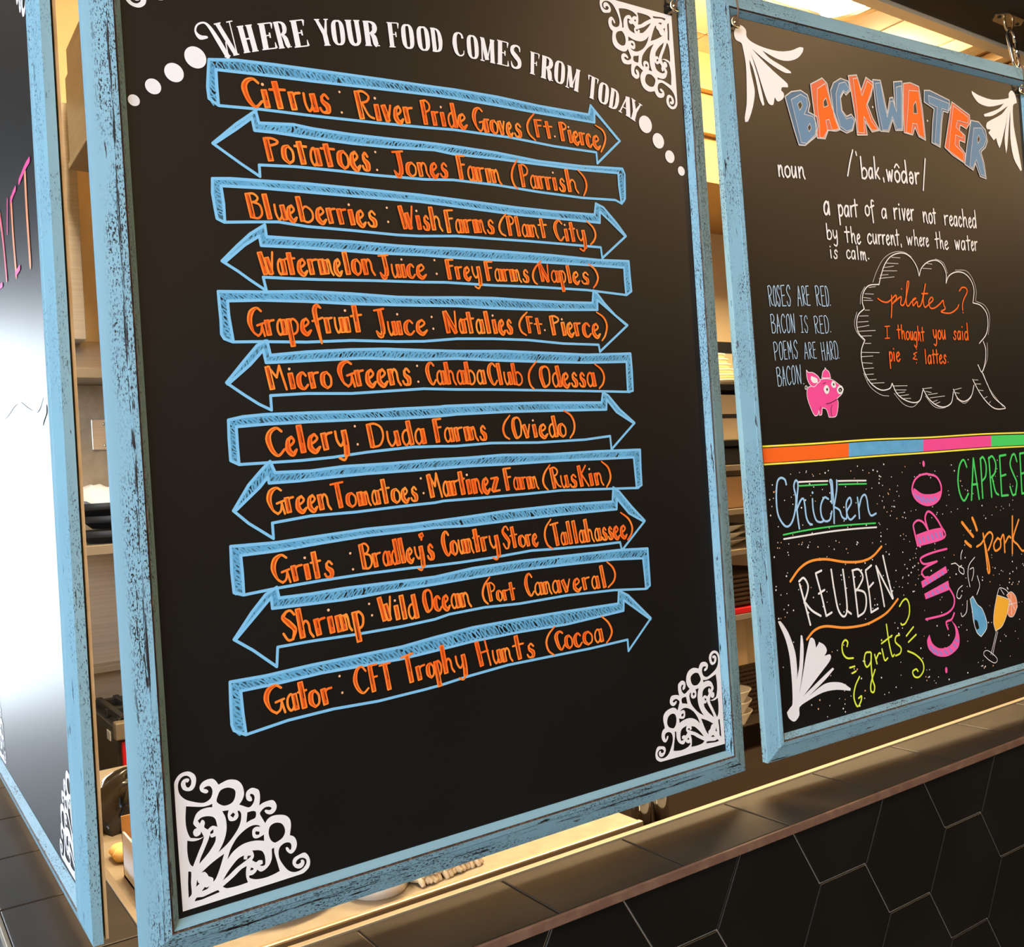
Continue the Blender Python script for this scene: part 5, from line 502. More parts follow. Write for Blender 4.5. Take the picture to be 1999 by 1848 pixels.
SPK = [[133,1673,8,0],[4771,2309,7,0],[2696,1834,8,1],[416,2380,8,1],[2203,1413,9,0],[2066,2245,8,0],[3700,1060,8,0],[1461,1631,7,0],[4873,1285,12,1],[3265,1589,12,0],[2314,2510,8,1],[996,2045,7,0],[1850,1395,8,0],[1443,2903,10,0],[3604,1508,12,0],[333,2277,8,0],[3197,2899,10,0],[4130,113,9,0],[4964,1379,12,0],[4206,1347,12,0],[4533,1482,12,0],[1729,1927,12,0],[2768,1545,8,0],[3804,2676,8,0],[1953,2846,8,0],[275,1927,7,0],[4679,1429,10,0],[949,1607,8,0],[4667,2365,9,1],[1078,3106,12,0],[276,869,12,0],[333,514,8,0],[3283,2405,10,0],[1601,2160,9,0],[1138,2845,10,0],[1427,2379,8,0],[4498,2903,9,1],[5230,1464,8,0],[1142,2737,12,0],[681,2226,7,0],[2413,2403,9,1],[1299,510,12,1],[4476,1501,7,1],[2042,2376,8,0],[2593,2391,8,0],[709,2262,7,0],[2370,2566,10,0],[2751,1837,8,0],[3579,762,10,0],[4460,746,10,1],[2360,1489,7,0],[3302,2984,8,0],[4355,2268,8,0],[5068,1183,9,1],[2576,2152,7,0],[2059,2355,8,0],[4470,1643,8,1],[509,2254,8,1],[1142,3130,9,0],[2778,1955,9,0],[5065,1410,8,0],[1405,67,12,0],[4385,1301,10,1],[2149,2082,8,0],[2052,2131,9,0],[2597,2392,8,0],[2453,111,9,0],[3750,2415,8,0],[174,2505,8,0],[2275,487,7,0],[1507,148,9,0],[2281,870,12,0],[5004,2379,8,0],[1233,1782,12,0],[2119,846,8,0],[617,745,10,1],[2332,2571,8,0],[4910,1196,8,0],[2794,1755,12,1],[1527,243,12,1],[1186,891,8,0],[455,3131,7,0],[5117,2638,8,0],[3844,2035,7,1],[2144,1981,8,0],[1601,1725,7,0],[1490,2396,10,1],[3540,648,8,1],[4977,1616,8,0],[102,1390,8,1],[3094,503,12,0],[4551,2257,7,0],[5006,840,8,0],[590,1391,12,0],[1381,2642,10,0],[1789,2372,12,0],[1527,1898,8,0],[1701,1917,9,0],[4481,1385,8,1],[173,2942,9,1],[851,2943,9,0],[3340,684,12,0],[869,2014,9,0],[3898,3050,7,0],[1864,352,12,0],[2714,1727,12,0],[2383,2644,7,0],[2284,2452,10,0],[2140,2661,9,0],[169,2243,8,1],[3163,2934,12,0],[63,1785,9,0],[3597,2387,8,0],[4625,1384,8,0],[4841,2328,8,0],[1394,2049,8,1],[4649,2746,12,0],[1090,95,12,0],[1702,3152,9,0],[3061,1621,12,0],[784,2840,7,1],[2215,1023,8,0],[64,1392,12,0],[2551,1709,10,0],[1033,232,7,0],[815,889,12,0],[1474,411,12,0],[2441,1594,10,0],[4332,1494,10,0],[4977,382,7,1],[1407,541,12,1],[4097,96,12,1],[1244,2202,8,1],[1080,2401,8,0],[1061,843,7,0],[3852,1891,10,0],[1000,2800,7,0],[5137,908,7,0],[4708,2814,7,0],[2669,1387,9,0],[761,2369,10,0],[2491,2699,8,0],[847,179,8,0],[316,2143,8,0],[1838,1314,9,0],[3099,852,12,0],[2064,2199,12,0],[3576,2629,9,0],[2268,946,12,0],[738,993,8,0],[249,1532,10,0],[3617,1505,8,0],[3891,2733,8,0],[2167,2712,7,0],[2864,284,9,0],[3638,782,9,0],[3174,1905,9,1],[4013,2656,12,0],[3987,2400,9,0],[3757,694,10,0],[4327,2414,12,0],[1991,132,8,0],[4213,1390,10,0],[5139,454,8,0],[2298,1567,7,0],[3182,1982,10,0],[1071,1648,12,0],[457,2757,8,0],[2664,3085,8,1],[2983,80,9,0],[126,3022,9,0],[4717,1412,7,0],[3264,2658,10,1],[3421,2770,7,0],[2629,1647,12,0],[3275,77,12,0],[1236,1309,9,0],[1126,146,9,0],[1531,627,10,0],[3913,929,12,0],[3218,1021,9,0],[1794,1276,7,0],[320,491,8,0],[4121,111,12,0],[2201,1943,12,0],[2167,2564,8,0],[2438,1366,8,0],[858,1431,10,0],[2388,2561,8,0],[2623,1821,10,0],[2826,2482,8,0],[4743,159,8,0],[92,2760,8,0],[4272,725,12,0],[2096,2734,8,0],[1050,2170,7,0],[3343,837,7,1],[1631,1800,12,0],[1903,123,8,0],[674,282,12,1],[2115,2953,9,0],[604,2485,8,0],[2279,2742,10,1],[2200,2280,8,0],[5065,1427,8,0],[4759,2922,8,1],[2315,1713,10,0],[581,1400,10,0],[3297,1313,7,0],[938,1475,7,0],[290,1070,8,0],[4334,960,8,0],[4925,1197,10,1],[177,1397,8,1],[2640,1387,12,0],[2991,3113,7,0],[55,1743,12,0],[288,239,9,0],[329,1456,10,0],[169,1492,8,0],[2143,175,10,0],[3192,2495,9,0],[1238,1723,7,0],[2544,1512,8,0],[3713,1253,12,0],[575,2270,8,1],[4376,2802,9,0],[2897,956,9,0],[2702,1469,10,1],[5218,1612,8,0],[2849,2935,8,0],[2227,3144,12,0],[307,2176,9,0],[1859,1911,10,0],[1124,46,10,0],[4796,1159,12,0],[2859,1973,12,0],[63,2845,10,0],[2455,2763,8,0],[485,2871,7,1],[2790,150,10,1],[863,2043,7,0],[1137,313,8,0],[839,408,7,0],[1620,2679,8,0],[1586,2171,9,0],[697,1568,10,0],[4030,134,8,0],[2782,1666,8,0],[4158,376,7,0],[316,2818,8,0],[4723,2883,10,0],[2883,971,8,0],[4780,3046,9,0],[781,2986,12,0],[2215,1450,12,0],[3366,1769,8,0],[4674,465,12,0],[3046,151,8,0],[522,250,10,0],[135,2249,9,1],[2169,1590,7,0],[2645,2066,7,0],[2789,1590,8,1],[732,3134,7,0],[5099,1212,12,0],[5063,909,7,0],[4945,1220,10,0],[3261,2942,7,0],[2849,189,12,0],[3705,95,12,0],[1005,2899,8,0],[2804,291,7,0],[2037,2630,7,1],[615,3141,7,0],[1884,2128,9,1],[5094,2432,9,0],[857,3081,8,0],[81,796,8,0],[1171,1416,9,0],[2823,185,8,0],[2120,2994,12,0],[1121,2583,8,0],[236,1676,8,0],[3229,527,10,1],[1918,3049,9,1],[2248,1493,7,0],[3250,1228,8,0],[3960,2674,7,0],[2171,2866,8,0],[4442,772,10,1],[4062,132,12,0],[3680,3044,10,0],[791,49,8,0],[501,1736,7,1],[2463,2165,8,0],[128,2857,8,0],[1378,1738,8,1],[144,2933,12,1],[1800,3092,8,0],[4395,2224,12,0],[147,2314,8,0],[3839,1302,8,0],[604,2702,12,0],[738,3152,8,0],[1489,1726,12,0],[2963,2958,10,0],[4350,713,8,0],[2737,461,9,0],[4704,956,7,0],[1577,2141,12,0],[3302,413,8,0],[2715,603,12,0],[3432,1584,8,0],[3740,2958,12,0],[2949,118,7,0],[961,840,8,1],[5082,2292,7,0],[520,542,8,0],[4137,2603,8,0],[1251,225,8,0],[58,2654,12,0],[2313,2802,9,1],[2259,315,7,0],[637,178,12,1],[1186,2227,9,0],[1331,1911,9,0],[4312,91,12,1],[4081,205,7,0],[3967,197,8,0],[2580,2468,10,0],[904,549,8,0],[2221,2507,8,1],[1371,2103,9,1],[2148,2983,9,0],[2103,2902,12,0],[1426,2507,7,0],[2364,2965,8,0],[1696,1077,8,0],[1710,1883,12,0],[2051,1677,9,0],[1840,2839,7,0],[3210,1198,9,1],[980,3099,7,1],[1366,2467,10,0],[2527,2181,8,1],[2484,1939,9,0],[3566,2687,8,0],[4018,2083,10,0],[860,2764,7,1],[4348,2610,8,0],[2171,2581,7,0],[4733,1885,8,0],[3266,2380,8,0],[252,1889,12,0],[4799,2362,8,0],[530,2491,8,0],[1678,2940,7,0],[4373,2875,12,0],[2269,2758,7,1],[2527,2112,8,0],[2423,1472,8,0],[1110,1478,8,0],[2528,2414,7,1],[4857,1231,12,0],[3404,2374,8,0],[5253,1437,10,0],[3755,535,7,0],[203,2308,7,1],[2802,754,8,1],[1138,203,7,1],[558,2248,8,0],[4643,491,7,0],[2776,202,9,1],[4914,501,8,0],[4808,1141,10,0],[5057,2673,8,0],[1637,1160,8,0],[847,2186,10,1],[2545,2405,8,0],[737,2471,8,0],[1349,557,9,0],[1163,385,10,0],[4885,1360,12,0],[4619,1223,8,0],[2837,1593,9,1],[67,2145,12,0],[5045,660,8,0],[2506,1769,9,0],[446,1697,8,0],[2272,873,10,0],[5002,2357,8,0],[2361,931,9,0],[1141,2124,10,0],[218,1445,9,0],[685,2790,12,0],[3840,1713,12,0],[3598,1669,8,1],[1566,3098,9,1],[4471,1681,8,0],[2480,2839,8,0],[2452,1609,9,0],[2722,2475,8,0],[5015,861,8,0],[2005,3080,12,0],[4970,1529,12,0],[5054,1832,7,0],[2673,1712,12,0],[438,2846,7,0],[3505,2485,8,0],[4080,3097,10,0],[665,2200,12,0],[3823,1426,8,0],[4529,415,10,0],[3592,1779,9,1],[2749,1892,7,0],[5253,2777,8,0],[2594,3013,8,0],[2572,1615,12,0],[1891,1313,12,0],[2086,3059,12,0],[3462,1477,10,1],[1563,615,12,0],[3159,2346,8,0],[3866,2805,12,1],[1322,1604,9,0],[2852,1099,7,0],[669,1697,8,1],[1625,2998,7,1],[843,3103,7,1]]
LEFT = {"pink":[[[-606,6452],[-879,6464],[-1285,6447]],[[-1524,6454],[-1740,6450],[-1906,6426]],[[-2127,6504],[-2261,6199]],[[-1538,5680],[-1848,5677]],[[-2786,6554],[-2613,6212],[-2483,5760]],[[-2869,5779],[-3224,5815]]],"orange":[[[-910,6442],[-927,6063],[-899,5577]],[[-1879,6427],[-1876,6069],[-1811,5676]],[[-2774,6513],[-2620,6195],[-2515,5784]]],"grey":[[[-3795,4381],[-3176,4357],[-2439,4420],[-2058,4401],[-1613,4305],[-1195,4230],[-882,4228],[-654,4308]]],"green":[[[-503,4192],[-633,4150],[-746,4105]]]}

# ------------------------------------------------------------------ handwriting: stroke alphabet
# x 0..1 across the letter, y 0 baseline, 1 x-height, 2 cap height; kinds: t thin, s stem, c crescent
GLYPH = {
 'a': [('t', [(.74, .82), (.48, 1.0), (.16, .75), (.08, .32), (.28, .03), (.55, .14), (.74, .5)]), ('s', [(.78, .97), (.84, .04)])],
 'b': [('s', [(.16, 1.95), (.2, .05)]), ('t', [(.24, .72), (.55, 1.0), (.9, .72), (.88, .25), (.55, .0), (.22, .08)])],
 'c': [('c', [(.88, .8), (.6, 1.0), (.2, .72), (.18, .22), (.55, .0), (.95, .24)])],
 'd': [('t', [(.74, .8), (.48, 1.0), (.14, .75), (.08, .32), (.28, .02), (.55, .14), (.76, .5)]), ('s', [(.74, 1.95), (.84, .04)])],
 'e': [('t', [(.2, .46), (.55, .56), (.82, .76), (.62, 1.0)]), ('c', [(.62, 1.0), (.24, .78), (.16, .28), (.52, .0), (.95, .24)])],
 'f': [('c', [(.92, 1.8), (.62, 1.98), (.36, 1.6), (.42, .6), (.58, -.6)]), ('t', [(.05, .82), (.5, .9), (.98, 1.02)])],
 'g': [('t', [(.8, .85), (.5, 1.0), (.15, .75), (.12, .3), (.4, .05), (.75, .5)]), ('s', [(.8, 1.0), (.82, .0), (.7, -.65)]), ('t', [(.7, -.65), (.4, -.8), (.1, -.55)])],
 'h': [('s', [(.14, 1.95), (.2, .05)]), ('t', [(.2, .55), (.5, .98), (.74, .8), (.78, .3), (.96, .0)])],
 'i': [('s', [(.42, .97), (.5, .05)]), ('d', [(.4, 1.5)])],
 'k': [('s', [(.16, 1.95), (.2, .05)]), ('t', [(.85, 1.0), (.3, .45)]), ('t', [(.35, .5), (.92, .0)])],
 'l': [('s', [(.42, 1.95), (.54, .05)])],
 'm': [('s', [(.1, .97), (.14, .05)]), ('t', [(.15, .6), (.3, .98), (.42, .85)]), ('s', [(.44, .93), (.5, .08)]), ('t', [(.52, .6), (.7, .98), (.8, .75), (.84, .25), (.97, .0)])],
 'n': [('s', [(.14, .97), (.2, .05)]), ('t', [(.22, .55), (.5, .98), (.74, .8), (.78, .3), (.97, .0)])],
 'o': [('c', [(.6, .98), (.2, .8), (.12, .3), (.45, .0)]), ('t', [(.45, .0), (.85, .2), (.92, .68), (.6, .98)])],
 'p': [('s', [(.18, 1.0), (.28, -.72)]), ('t', [(.22, .72), (.55, 1.02), (.9, .72), (.82, .25), (.52, .05), (.26, .16)])],
 'r': [('s', [(.2, .97), (.28, .05)]), ('t', [(.26, .55), (.5, .9), (.95, .98)])],
 's': [('t', [(.88, .8), (.62, 1.0), (.34, .82)]), ('c', [(.34, .86), (.4, .6), (.72, .38), (.7, .1), (.42, .02)]), ('t', [(.45, .0), (.2, .06), (.08, .24)])],
 't': [('s', [(.42, 1.85), (.5, .05)]), ('t', [(.04, 1.04), (.5, 1.1), (.97, 1.14)])],
 'u': [('t', [(.12, .97), (.12, .4), (.32, .03), (.6, .25), (.74, .7)]), ('s', [(.78, .97), (.86, .05)])],
 'v': [('s', [(.14, .97), (.42, .05)]), ('t', [(.44, .03), (.88, 1.0)])],
 'w': [('s', [(.1, .97), (.28, .05)]), ('t', [(.28, .05), (.48, .8)]), ('s', [(.5, .85), (.66, .05)]), ('t', [(.68, .05), (.92, 1.0)])],
 'y': [('t', [(.1, 1.0), (.14, .5), (.4, .16), (.72, .5)]), ('s', [(.78, 1.0), (.82, .2), (.76, -.42)]), ('t', [(.76, -.42), (.5, -.66), (.14, -.52)])],
 'z': [('t', [(.12, .92), (.85, .97)]), ('s', [(.8, .94), (.16, .08)]), ('t', [(.16, .04), (.95, .1)])],
 '@': [('t', [(.2, .75), (.5, 1.0), (.85, .7), (.8, .2), (.5, .0), (.2, .2), (.25, .5), (.8, .5)])],
 "'": [('s', [(.3, 2.0), (.5, 1.72)]), ('t', [(.5, 1.8), (.3, 1.45)])],
 'A': [('t', [(.08, .02), (.5, 1.98)]), ('t', [(.5, 1.98), (.92, .02)]), ('t', [(.2, .75), (.8, .75)])],
 'B': [('s', [(.14, 1.93), (.2, .06)]), ('t', [(.12, 1.9), (.55, 1.98), (.82, 1.6), (.65, 1.2), (.3, 1.05)]), ('t', [(.4, 1.08), (.86, .9), (.93, .38), (.62, .04), (.2, .05)])],
 'C': [('c', [(.94, 1.62), (.68, 1.97), (.3, 1.7), (.1, 1.0), (.24, .34), (.56, .02), (.96, .34)])],
 'D': [('s', [(.14, 1.93), (.2, .06)]), ('t', [(.1, 1.9), (.5, 1.97), (.86, 1.5), (.92, .7), (.66, .16), (.2, .04)])],
 'E': [('t', [(.16, 1.95), (.18, .05)]), ('t', [(.16, 1.95), (.9, 1.98)]), ('t', [(.18, 1.0), (.78, 1.05)]), ('t', [(.18, .05), (.95, .05)])],
 'F': [('s', [(.2, 1.93), (.26, .04)]), ('t', [(.1, 1.92), (.95, 1.98)]), ('t', [(.28, 1.05), (.82, 1.12)])],
 'G': [('c', [(.92, 1.72), (.66, 1.97), (.28, 1.65), (.1, .95), (.24, .3), (.52, .02)]), ('t', [(.5, .02), (.72, .2), (.84, .62)]), ('t', [(.54, .68), (.98, .82)]), ('t', [(.84, .7), (.94, .0)])],
 'H': [('s', [(.14, 1.93), (.26, .05)]), ('t', [(.72, 1.97), (.86, .0)]), ('t', [(.24, .98), (.82, 1.1)])],
 'I': [('t', [(.5, 1.95), (.5, .05)]), ('t', [(.15, 1.95), (.85, 1.95)]), ('t', [(.15, .05), (.85, .05)])],
 'J': [('t', [(.1, 1.86), (.95, 1.97)]), ('s', [(.56, 1.86), (.64, .6), (.58, .2)]), ('c', [(.62, .5), (.48, .06), (.26, .06), (.06, .36)])],
 'K': [('s', [(.14, 1.93), (.2, .05)]), ('t', [(.9, 1.95), (.3, 1.0)]), ('t', [(.32, 1.05), (.94, .02)])],
 'M': [('s', [(.1, 1.85), (.18, .05)]), ('t', [(.14, 1.88), (.5, .75)]), ('t', [(.5, .75), (.72, 1.97)]), ('t', [(.72, 1.97), (.92, .0)])],
 'N': [('s', [(.12, 1.93), (.2, .05)]), ('s', [(.14, 1.9), (.76, .05)]), ('t', [(.78, .03), (.9, 1.97)])],
 'O': [('c', [(.6, 1.97), (.24, 1.65), (.12, .8), (.26, .12), (.45, .02)]), ('t', [(.45, .02), (.8, .3), (.93, 1.1), (.82, 1.78), (.6, 1.97)])],
 'P': [('s', [(.16, 1.93), (.22, .05)]), ('t', [(.12, 1.9), (.55, 1.98), (.9, 1.6), (.78, 1.1), (.3, .88)])],
 'R': [('s', [(.12, 1.93), (.22, .05)]), ('t', [(.08, 1.88), (.5, 1.98), (.84, 1.62), (.7, 1.2), (.3, 1.0)]), ('t', [(.36, 1.02), (.66, .3), (.98, .12)])],
 'S': [('t', [(.94, 1.62), (.72, 1.96), (.42, 1.9)]), ('c', [(.44, 1.92), (.18, 1.5), (.5, 1.02), (.82, .6), (.62, .06)]), ('t', [(.64, .06), (.3, .04), (.05, .45)])],
 'T': [('t', [(.04, 1.84), (.5, 1.92), (.98, 1.98)]), ('s', [(.5, 1.9), (.58, .05)])],
 'W': [('s', [(.08, 1.93), (.26, .05)]), ('t', [(.27, .05), (.44, 1.1)]), ('s', [(.46, 1.2), (.62, .06)]), ('t', [(.64, .04), (.9, 1.97)])],
}


def letter_strokes(row):
    ch, ox, oy, rx, ry, ux, uy, cap = row
    cap /= 100.0
    U = math.hypot(ux, uy)
    def place(p):
        gx = 0.07 + 0.86 * p[0]; gy = p[1]
        if gy > 1: gy = 1 + (gy - 1) * (cap - 1)
        return (ox + rx * gx + ux * gy, oy + ry * gx + uy * gy)
    return [(k, [place(p) for p in pts]) for k, pts in GLYPH[ch]], U


CRES = {3: (.4, .9, .4), 4: (.4, .9, .9, .4), 5: (.38, .7, .95, .8, .4), 6: (.38, .42, .92, .92, .42, .38), 7: (.38, .42, .72, .95, .75, .42, .38)}


def write_marker(mb, rows, h=0.0006):
    """Faux-calligraphy marker lettering: bright outline, deeper fill inside the thick strokes."""
    for row in rows:
        st, U = letter_strokes(row)
        U = min(max(U, 110), 190)
        t, s = .145 * U, .37 * U
        for k, P in st:
            if k == 'd': mb.disc(P[0], .085 * U, h, 3); continue
            if k == 't':
                mb.ribbon(P, t, h, 0)
            elif k == 's':
                mb.ribbon(P, s, h, 0, caps=False)
                for e, f_ in ((P[0], P[1]), (P[-1], P[-2])):
                    d_ = (Vector(e) - Vector(f_)).normalized(); e2 = Vector(e) + d_ * t * .35
                    mb.ribbon([tuple(e), tuple(e2)], [s, s * .86], h, 0, caps=False)
                a, c = Vector(P[0]), Vector(P[-1])
                d = (c - a).normalized() * s * .12
                Q = [tuple(Vector(P[0]) + d)] + [tuple(p) for p in P[1:-1]] + [tuple(Vector(P[-1]) - d)]
                mb.ribbon(Q, s * .42, h + .00015, 1, caps=False)
                if RND.random() < .85:
                    n = Vector((-d.y, d.x)).normalized() * s * RND.choice((-.13, .13, .1))
                    f0 = RND.uniform(.05, .3); f1 = RND.uniform(.55, .95)
                    mb.ribbon([tuple(a + (c - a) * f0 + n), tuple(a + (c - a) * f1 + n)], [s * .07, s * .16], h + .0003, 2, caps=False)
            else:
                pr = CRES.get(len(P), (.45, 1, .45))
                mb.ribbon(P, [max(t, s * x) for x in pr], h, 0)
                mb.ribbon(P[1:-1] if len(P) > 4 else P, [max(t * .3, s * .40 * x * x) for x in (pr[1:-1] if len(P) > 4 else pr)], h + .00015, 1)


def write_plain(mb, rows, frac=.15, h=0.0006, m=0, lim=(40, 400)):
    for row in rows:
        st, U = letter_strokes(row)
        w = frac * min(max(U, lim[0]), lim[1])
        for k, P in st:
            if k == 'd': mb.disc((P[0]), w * .6, h, m)
            else: mb.ribbon(P, w, h, m)


# display serif for the heading: T thick, H hairline, each (kind, points, widths as fraction of the letter width)
TH, HA = .34, .10
def O_(x0, x1):
    c = (x0 + x1) / 2; r = (x1 - x0) / 2; out = []; w = []
    for k in range(17):
        a = math.pi / 2 + 2 * math.pi * k / 16
        cx, cy = math.cos(a), math.sin(a)
        px = (abs(cx) ** .8) * (1 if cx > 0 else -1); py = (abs(cy) ** .62) * (1 if cy > 0 else -1)
        out.append((c + r * px, .5 + .46 * py)); w.append(HA + (TH * 1.05 - HA) * abs(cx) ** 1.3)
    return out, w
def ser(x0, x1, y): return ([(x0, y), (x1, y)], [.07, .07])
HEAD = {
 'H': [([(.22, .02), (.22, .98)], [TH, TH]), ([(.78, .02), (.78, .98)], [TH, TH]), ([(.22, .5), (.78, .5)], [HA, HA]), ser(0, .44, .015), ser(0, .44, .985), ser(.56, 1, .015), ser(.56, 1, .985)],
 'E': [([(.28, .02), (.28, .98)], [TH, TH]), ser(.04, .95, .02), ser(.04, .9, .98), ser(.28, .7, .52), ([(.95, .02), (.93, .24)], [.16, .04]), ([(.9, .98), (.87, .76)], [.16, .04]), ([(.68, .42), (.68, .62)], [.1, .1])],
 'F': [([(.3, .02), (.3, .98)], [TH, TH]), ser(.06, .56, .015), ser(.06, .95, .98), ser(.3, .72, .52), ([(.95, .98), (.92, .76)], [.16, .04]), ([(.7, .42), (.7, .62)], [.1, .1])],
 'R': [([(.24, .02), (.24, .98)], [TH, TH]), ser(.02, .46, .015), ([(.05, .975), (.5, .97), (.74, .88), (.78, .74), (.7, .59), (.45, .51), (.25, .51)], [.08, .1, .26, .34, .26, .1, .08]), ([(.52, .5), (.68, .34), (.74, .1), (.84, .03)], [.2, .34, .34, .3]), ser(.8, 1.0, .02)],
 'Y': [([(.53, .02), (.53, .45)], [TH, TH]), ser(.3, .76, .015), ([(.16, .98), (.52, .42)], [.22, .3]), ([(.56, .4), (.84, .98)], [.22, .12]), ser(0, .38, .985), ser(.68, 1, .985)],
 'O': [O_(.18, .82)],
 'U': [([(.22, .98), (.22, .3), (.3, .1), (.5, .03), (.7, .1), (.78, .3), (.78, .98)], [TH, TH, .28, .14, .2, TH * .9, TH * .9]), ser(0, .44, .985), ser(.58, 1, .985)],
 'D': [([(.26, .02), (.26, .98)], [TH, TH]), ([(.06, .975), (.45, .97), (.72, .84), (.8, .5), (.72, .16), (.45, .03), (.06, .025)], [.08, .1, .26, .36, .26, .1, .08])],
 'C': [([(.9, .76), (.82, .92), (.56, .97), (.3, .84), (.2, .5), (.3, .16), (.56, .03), (.85, .1), (.92, .26)], [.18, .14, .1, .28, .36, .28, .1, .1, .05])],
 'M': [([(.13, .02), (.13, .98)], [.1, .1]), ([(.18, .95), (.46, .08)], [.28, .28]), ([(.48, .08), (.76, .95)], [.08, .08]), ([(.83, .02), (.83, .98)], [.28, .28]), ser(0, .28, .015), ser(.02, .3, .985), ser(.66, 1, .015), ser(.7, 1, .985)],
 'S': [([(.82, .74), (.76, .92), (.5, .97), (.24, .86), (.24, .68), (.5, .52), (.76, .36), (.78, .15), (.5, .03), (.24, .08), (.14, .28)], [.06, .16, .12, .26, .32, .36, .34, .26, .12, .18, .05])],
 'T': [([(.5, .02), (.5, .98)], [TH, TH]), ser(.28, .72, .015), ser(.02, .98, .975), ([(.05, .975), (.09, .76)], [.16, .04]), ([(.95, .975), (.91, .76)], [.16, .04])],
 'A': [([(.12, .02), (.46, .95)], [.1, .1]), ([(.5, .97), (.82, .02)], [TH, TH]), ser(0, .28, .015), ser(.6, 1, .015), ser(.24, .66, .33)],
}


def write_heading(mb, rows, h=0.0006):
    for ch, ox, oy, rx, ry, ux, uy in rows:
        Wd = math.hypot(rx, ry)
        for pts, ws in HEAD[ch]:
            P = [(ox + rx * x + ux * y, oy + ry * x + uy * y) for x, y in pts]
            mb.ribbon(P, [w * Wd for w in ws], h, 0, smooth=len(P) > 2, caps=False, joints=False)


# ------------------------------------------------------------------ framed chalkboards
RAILW = 0.0297
PROFILE = [(0, 0.0002), (.0056, .0066), (.0063, .0060), (.0074, .0074), (.0125, .0063), (.0132, .0056), (.0270, .0012), (.0297, .0002), (.0297, -.0080), (0, -.0080)]


def rail(name, p0, p1, inward, mats, parent):
    """Mitred rail along the panel edge p0-p1 (board x, z); inward = unit vector towards the panel."""
    a, c = Vector(p0), Vector(p1); d = (c - a).normalized(); n = -Vector(inward)
    mb = MB(); v = []
    for q, s in ((a, -1), (c, 1)):
        for o, hh in PROFILE:
            p = q + n * o + d * s * o
            v.append((p.x, -hh, p.y))
    k = len(PROFILE)
    for i in range(k):
        j = (i + 1) % k
        mb.add([v[i], v[j], v[k + j], v[k + i]], [(0, 1, 2, 3)], 1 if i in (1, 2) else 0)
    mb.add(v[:k], [tuple(range(k))]); mb.add(v[k:], [tuple(range(k))[::-1]])
    ob = mb.build(name, mats, parent)
    bm = bmesh.new(); bm.from_mesh(ob.data); bmesh.ops.remove_doubles(bm, verts=bm.verts, dist=1e-6)
    bmesh.ops.recalc_face_normals(bm, faces=bm.faces); bm.to_mesh(ob.data); bm.free()
    return ob


def chalkboard(label, mw, W, H, vert, hor, bk=0.018, left=None):
    root = thing('chalkboard', label, 'chalkboard', group=None, mat=mw)
    b = MB(); b.box(0.0003, W - 0.0003, 0, 0.005, 0.0003, H - 0.0003); b.build('panel', M['board'], root)
    b = MB(); b.box(-bk, W + bk, 0.0100, 0.0125, -bk, H + bk); tag(b.build('backing_board', M['ply'], root), 'raw plywood backing')
    b = MB(); b.box(-0.015, W + 0.015, 0.0052, 0.0099, -0.015, H + 0.015); b.build('spacer', M['black'], root)
    for n, p0, p1, inw, m in (('frame_rail', (0, 0), (0, H), (1, 0), left or vert), ('frame_rail', (W, 0), (W, H), (-1, 0), vert), ('frame_rail', (0, 0), (W, 0), (0, 1), hor), ('frame_rail', (0, H), (W, H), (0, -1), hor)):
        rail(n, p0, p1, inw, [m, M['edge_wood']], root)
    return root


def ornament(root, at, fx, fz, s=1.0):
    f = lambda P: closed_spline([(at[0] + p[0] * fx * s, at[1] + p[1] * fz * s) for p in P])
    mb = MB(); mb.poly(f(ORN_OUT), [f(q) for q in ORN_HOLES], 0.0005)
    return mb.build('corner_ornament', M['vinyl'], root)


def circle(root, name, c, r, m):
    mb = MB(); mb.disc(c, r, 0.0005, 0, 40); return mb.build(name, m, root)


def resample(pts, n):
    P = [Vector(p) for p in pts]; d = [0]
    for i in range(1, len(P)): d.append(d[-1] + (P[i] - P[i - 1]).length)
    out = []
    for k in range(n):
        s = d[-1] * k / (n - 1); i = 1
        while i < len(P) - 1 and d[i] < s: i += 1
        t = (s - d[i - 1]) / max(d[i] - d[i - 1], 1e-9)
        out.append(P[i - 1] + (P[i] - P[i - 1]) * t)
    return out, d[-1]


def scribble(mb, A, B, h):
    """Looping marker shading between two edges."""
    _, ln = resample(A, 2); _, l2 = resample(B, 2)
    ln = (ln + l2) / 2
    n = max(int(ln / 6), 8)
    PA, _ = resample(A, n); PB, _ = resample(B, n)
    # patchy smeared under-layer
    i = 0
    while i < n - 1:
        j = min(i + RND.randint(3, 9), n - 1)
        if RND.random() < .8:
            mb.flat(PA[i:j + 1] + PB[i:j + 1][::-1], [tuple(range(2 * (j - i + 1)))], h - .0001, 1)
        i = j
    pitch = RND.uniform(44, 54); amp = .37
    m = max(int(ln / pitch * 12), 14); P = []
    for k in range(m):
        s = k / (m - 1) * (n - 1); i = min(int(s), n - 2); t = s - i
        a = PA[i].lerp(PA[i + 1], t); c = PB[i].lerp(PB[i + 1], t); ph = 2 * math.pi * k / 12
        wob = 1 + .25 * math.sin(k * .37)
        dr = (PA[i + 1] - PA[i]).normalized() * pitch * .62 * wob
        P.append(a.lerp(c, .5 + amp * math.sin(ph)) + dr * math.cos(ph))
    # break into runs so that black shows through now and then
    k = 0
    while k < len(P) - 3:
        e = min(k + RND.randint(30, 110), len(P))
        mb.ribbon(P[k:e], RND.uniform(11, 19), h, 0)
        k = e - 1 + RND.choice((0, 0, 3, 6))


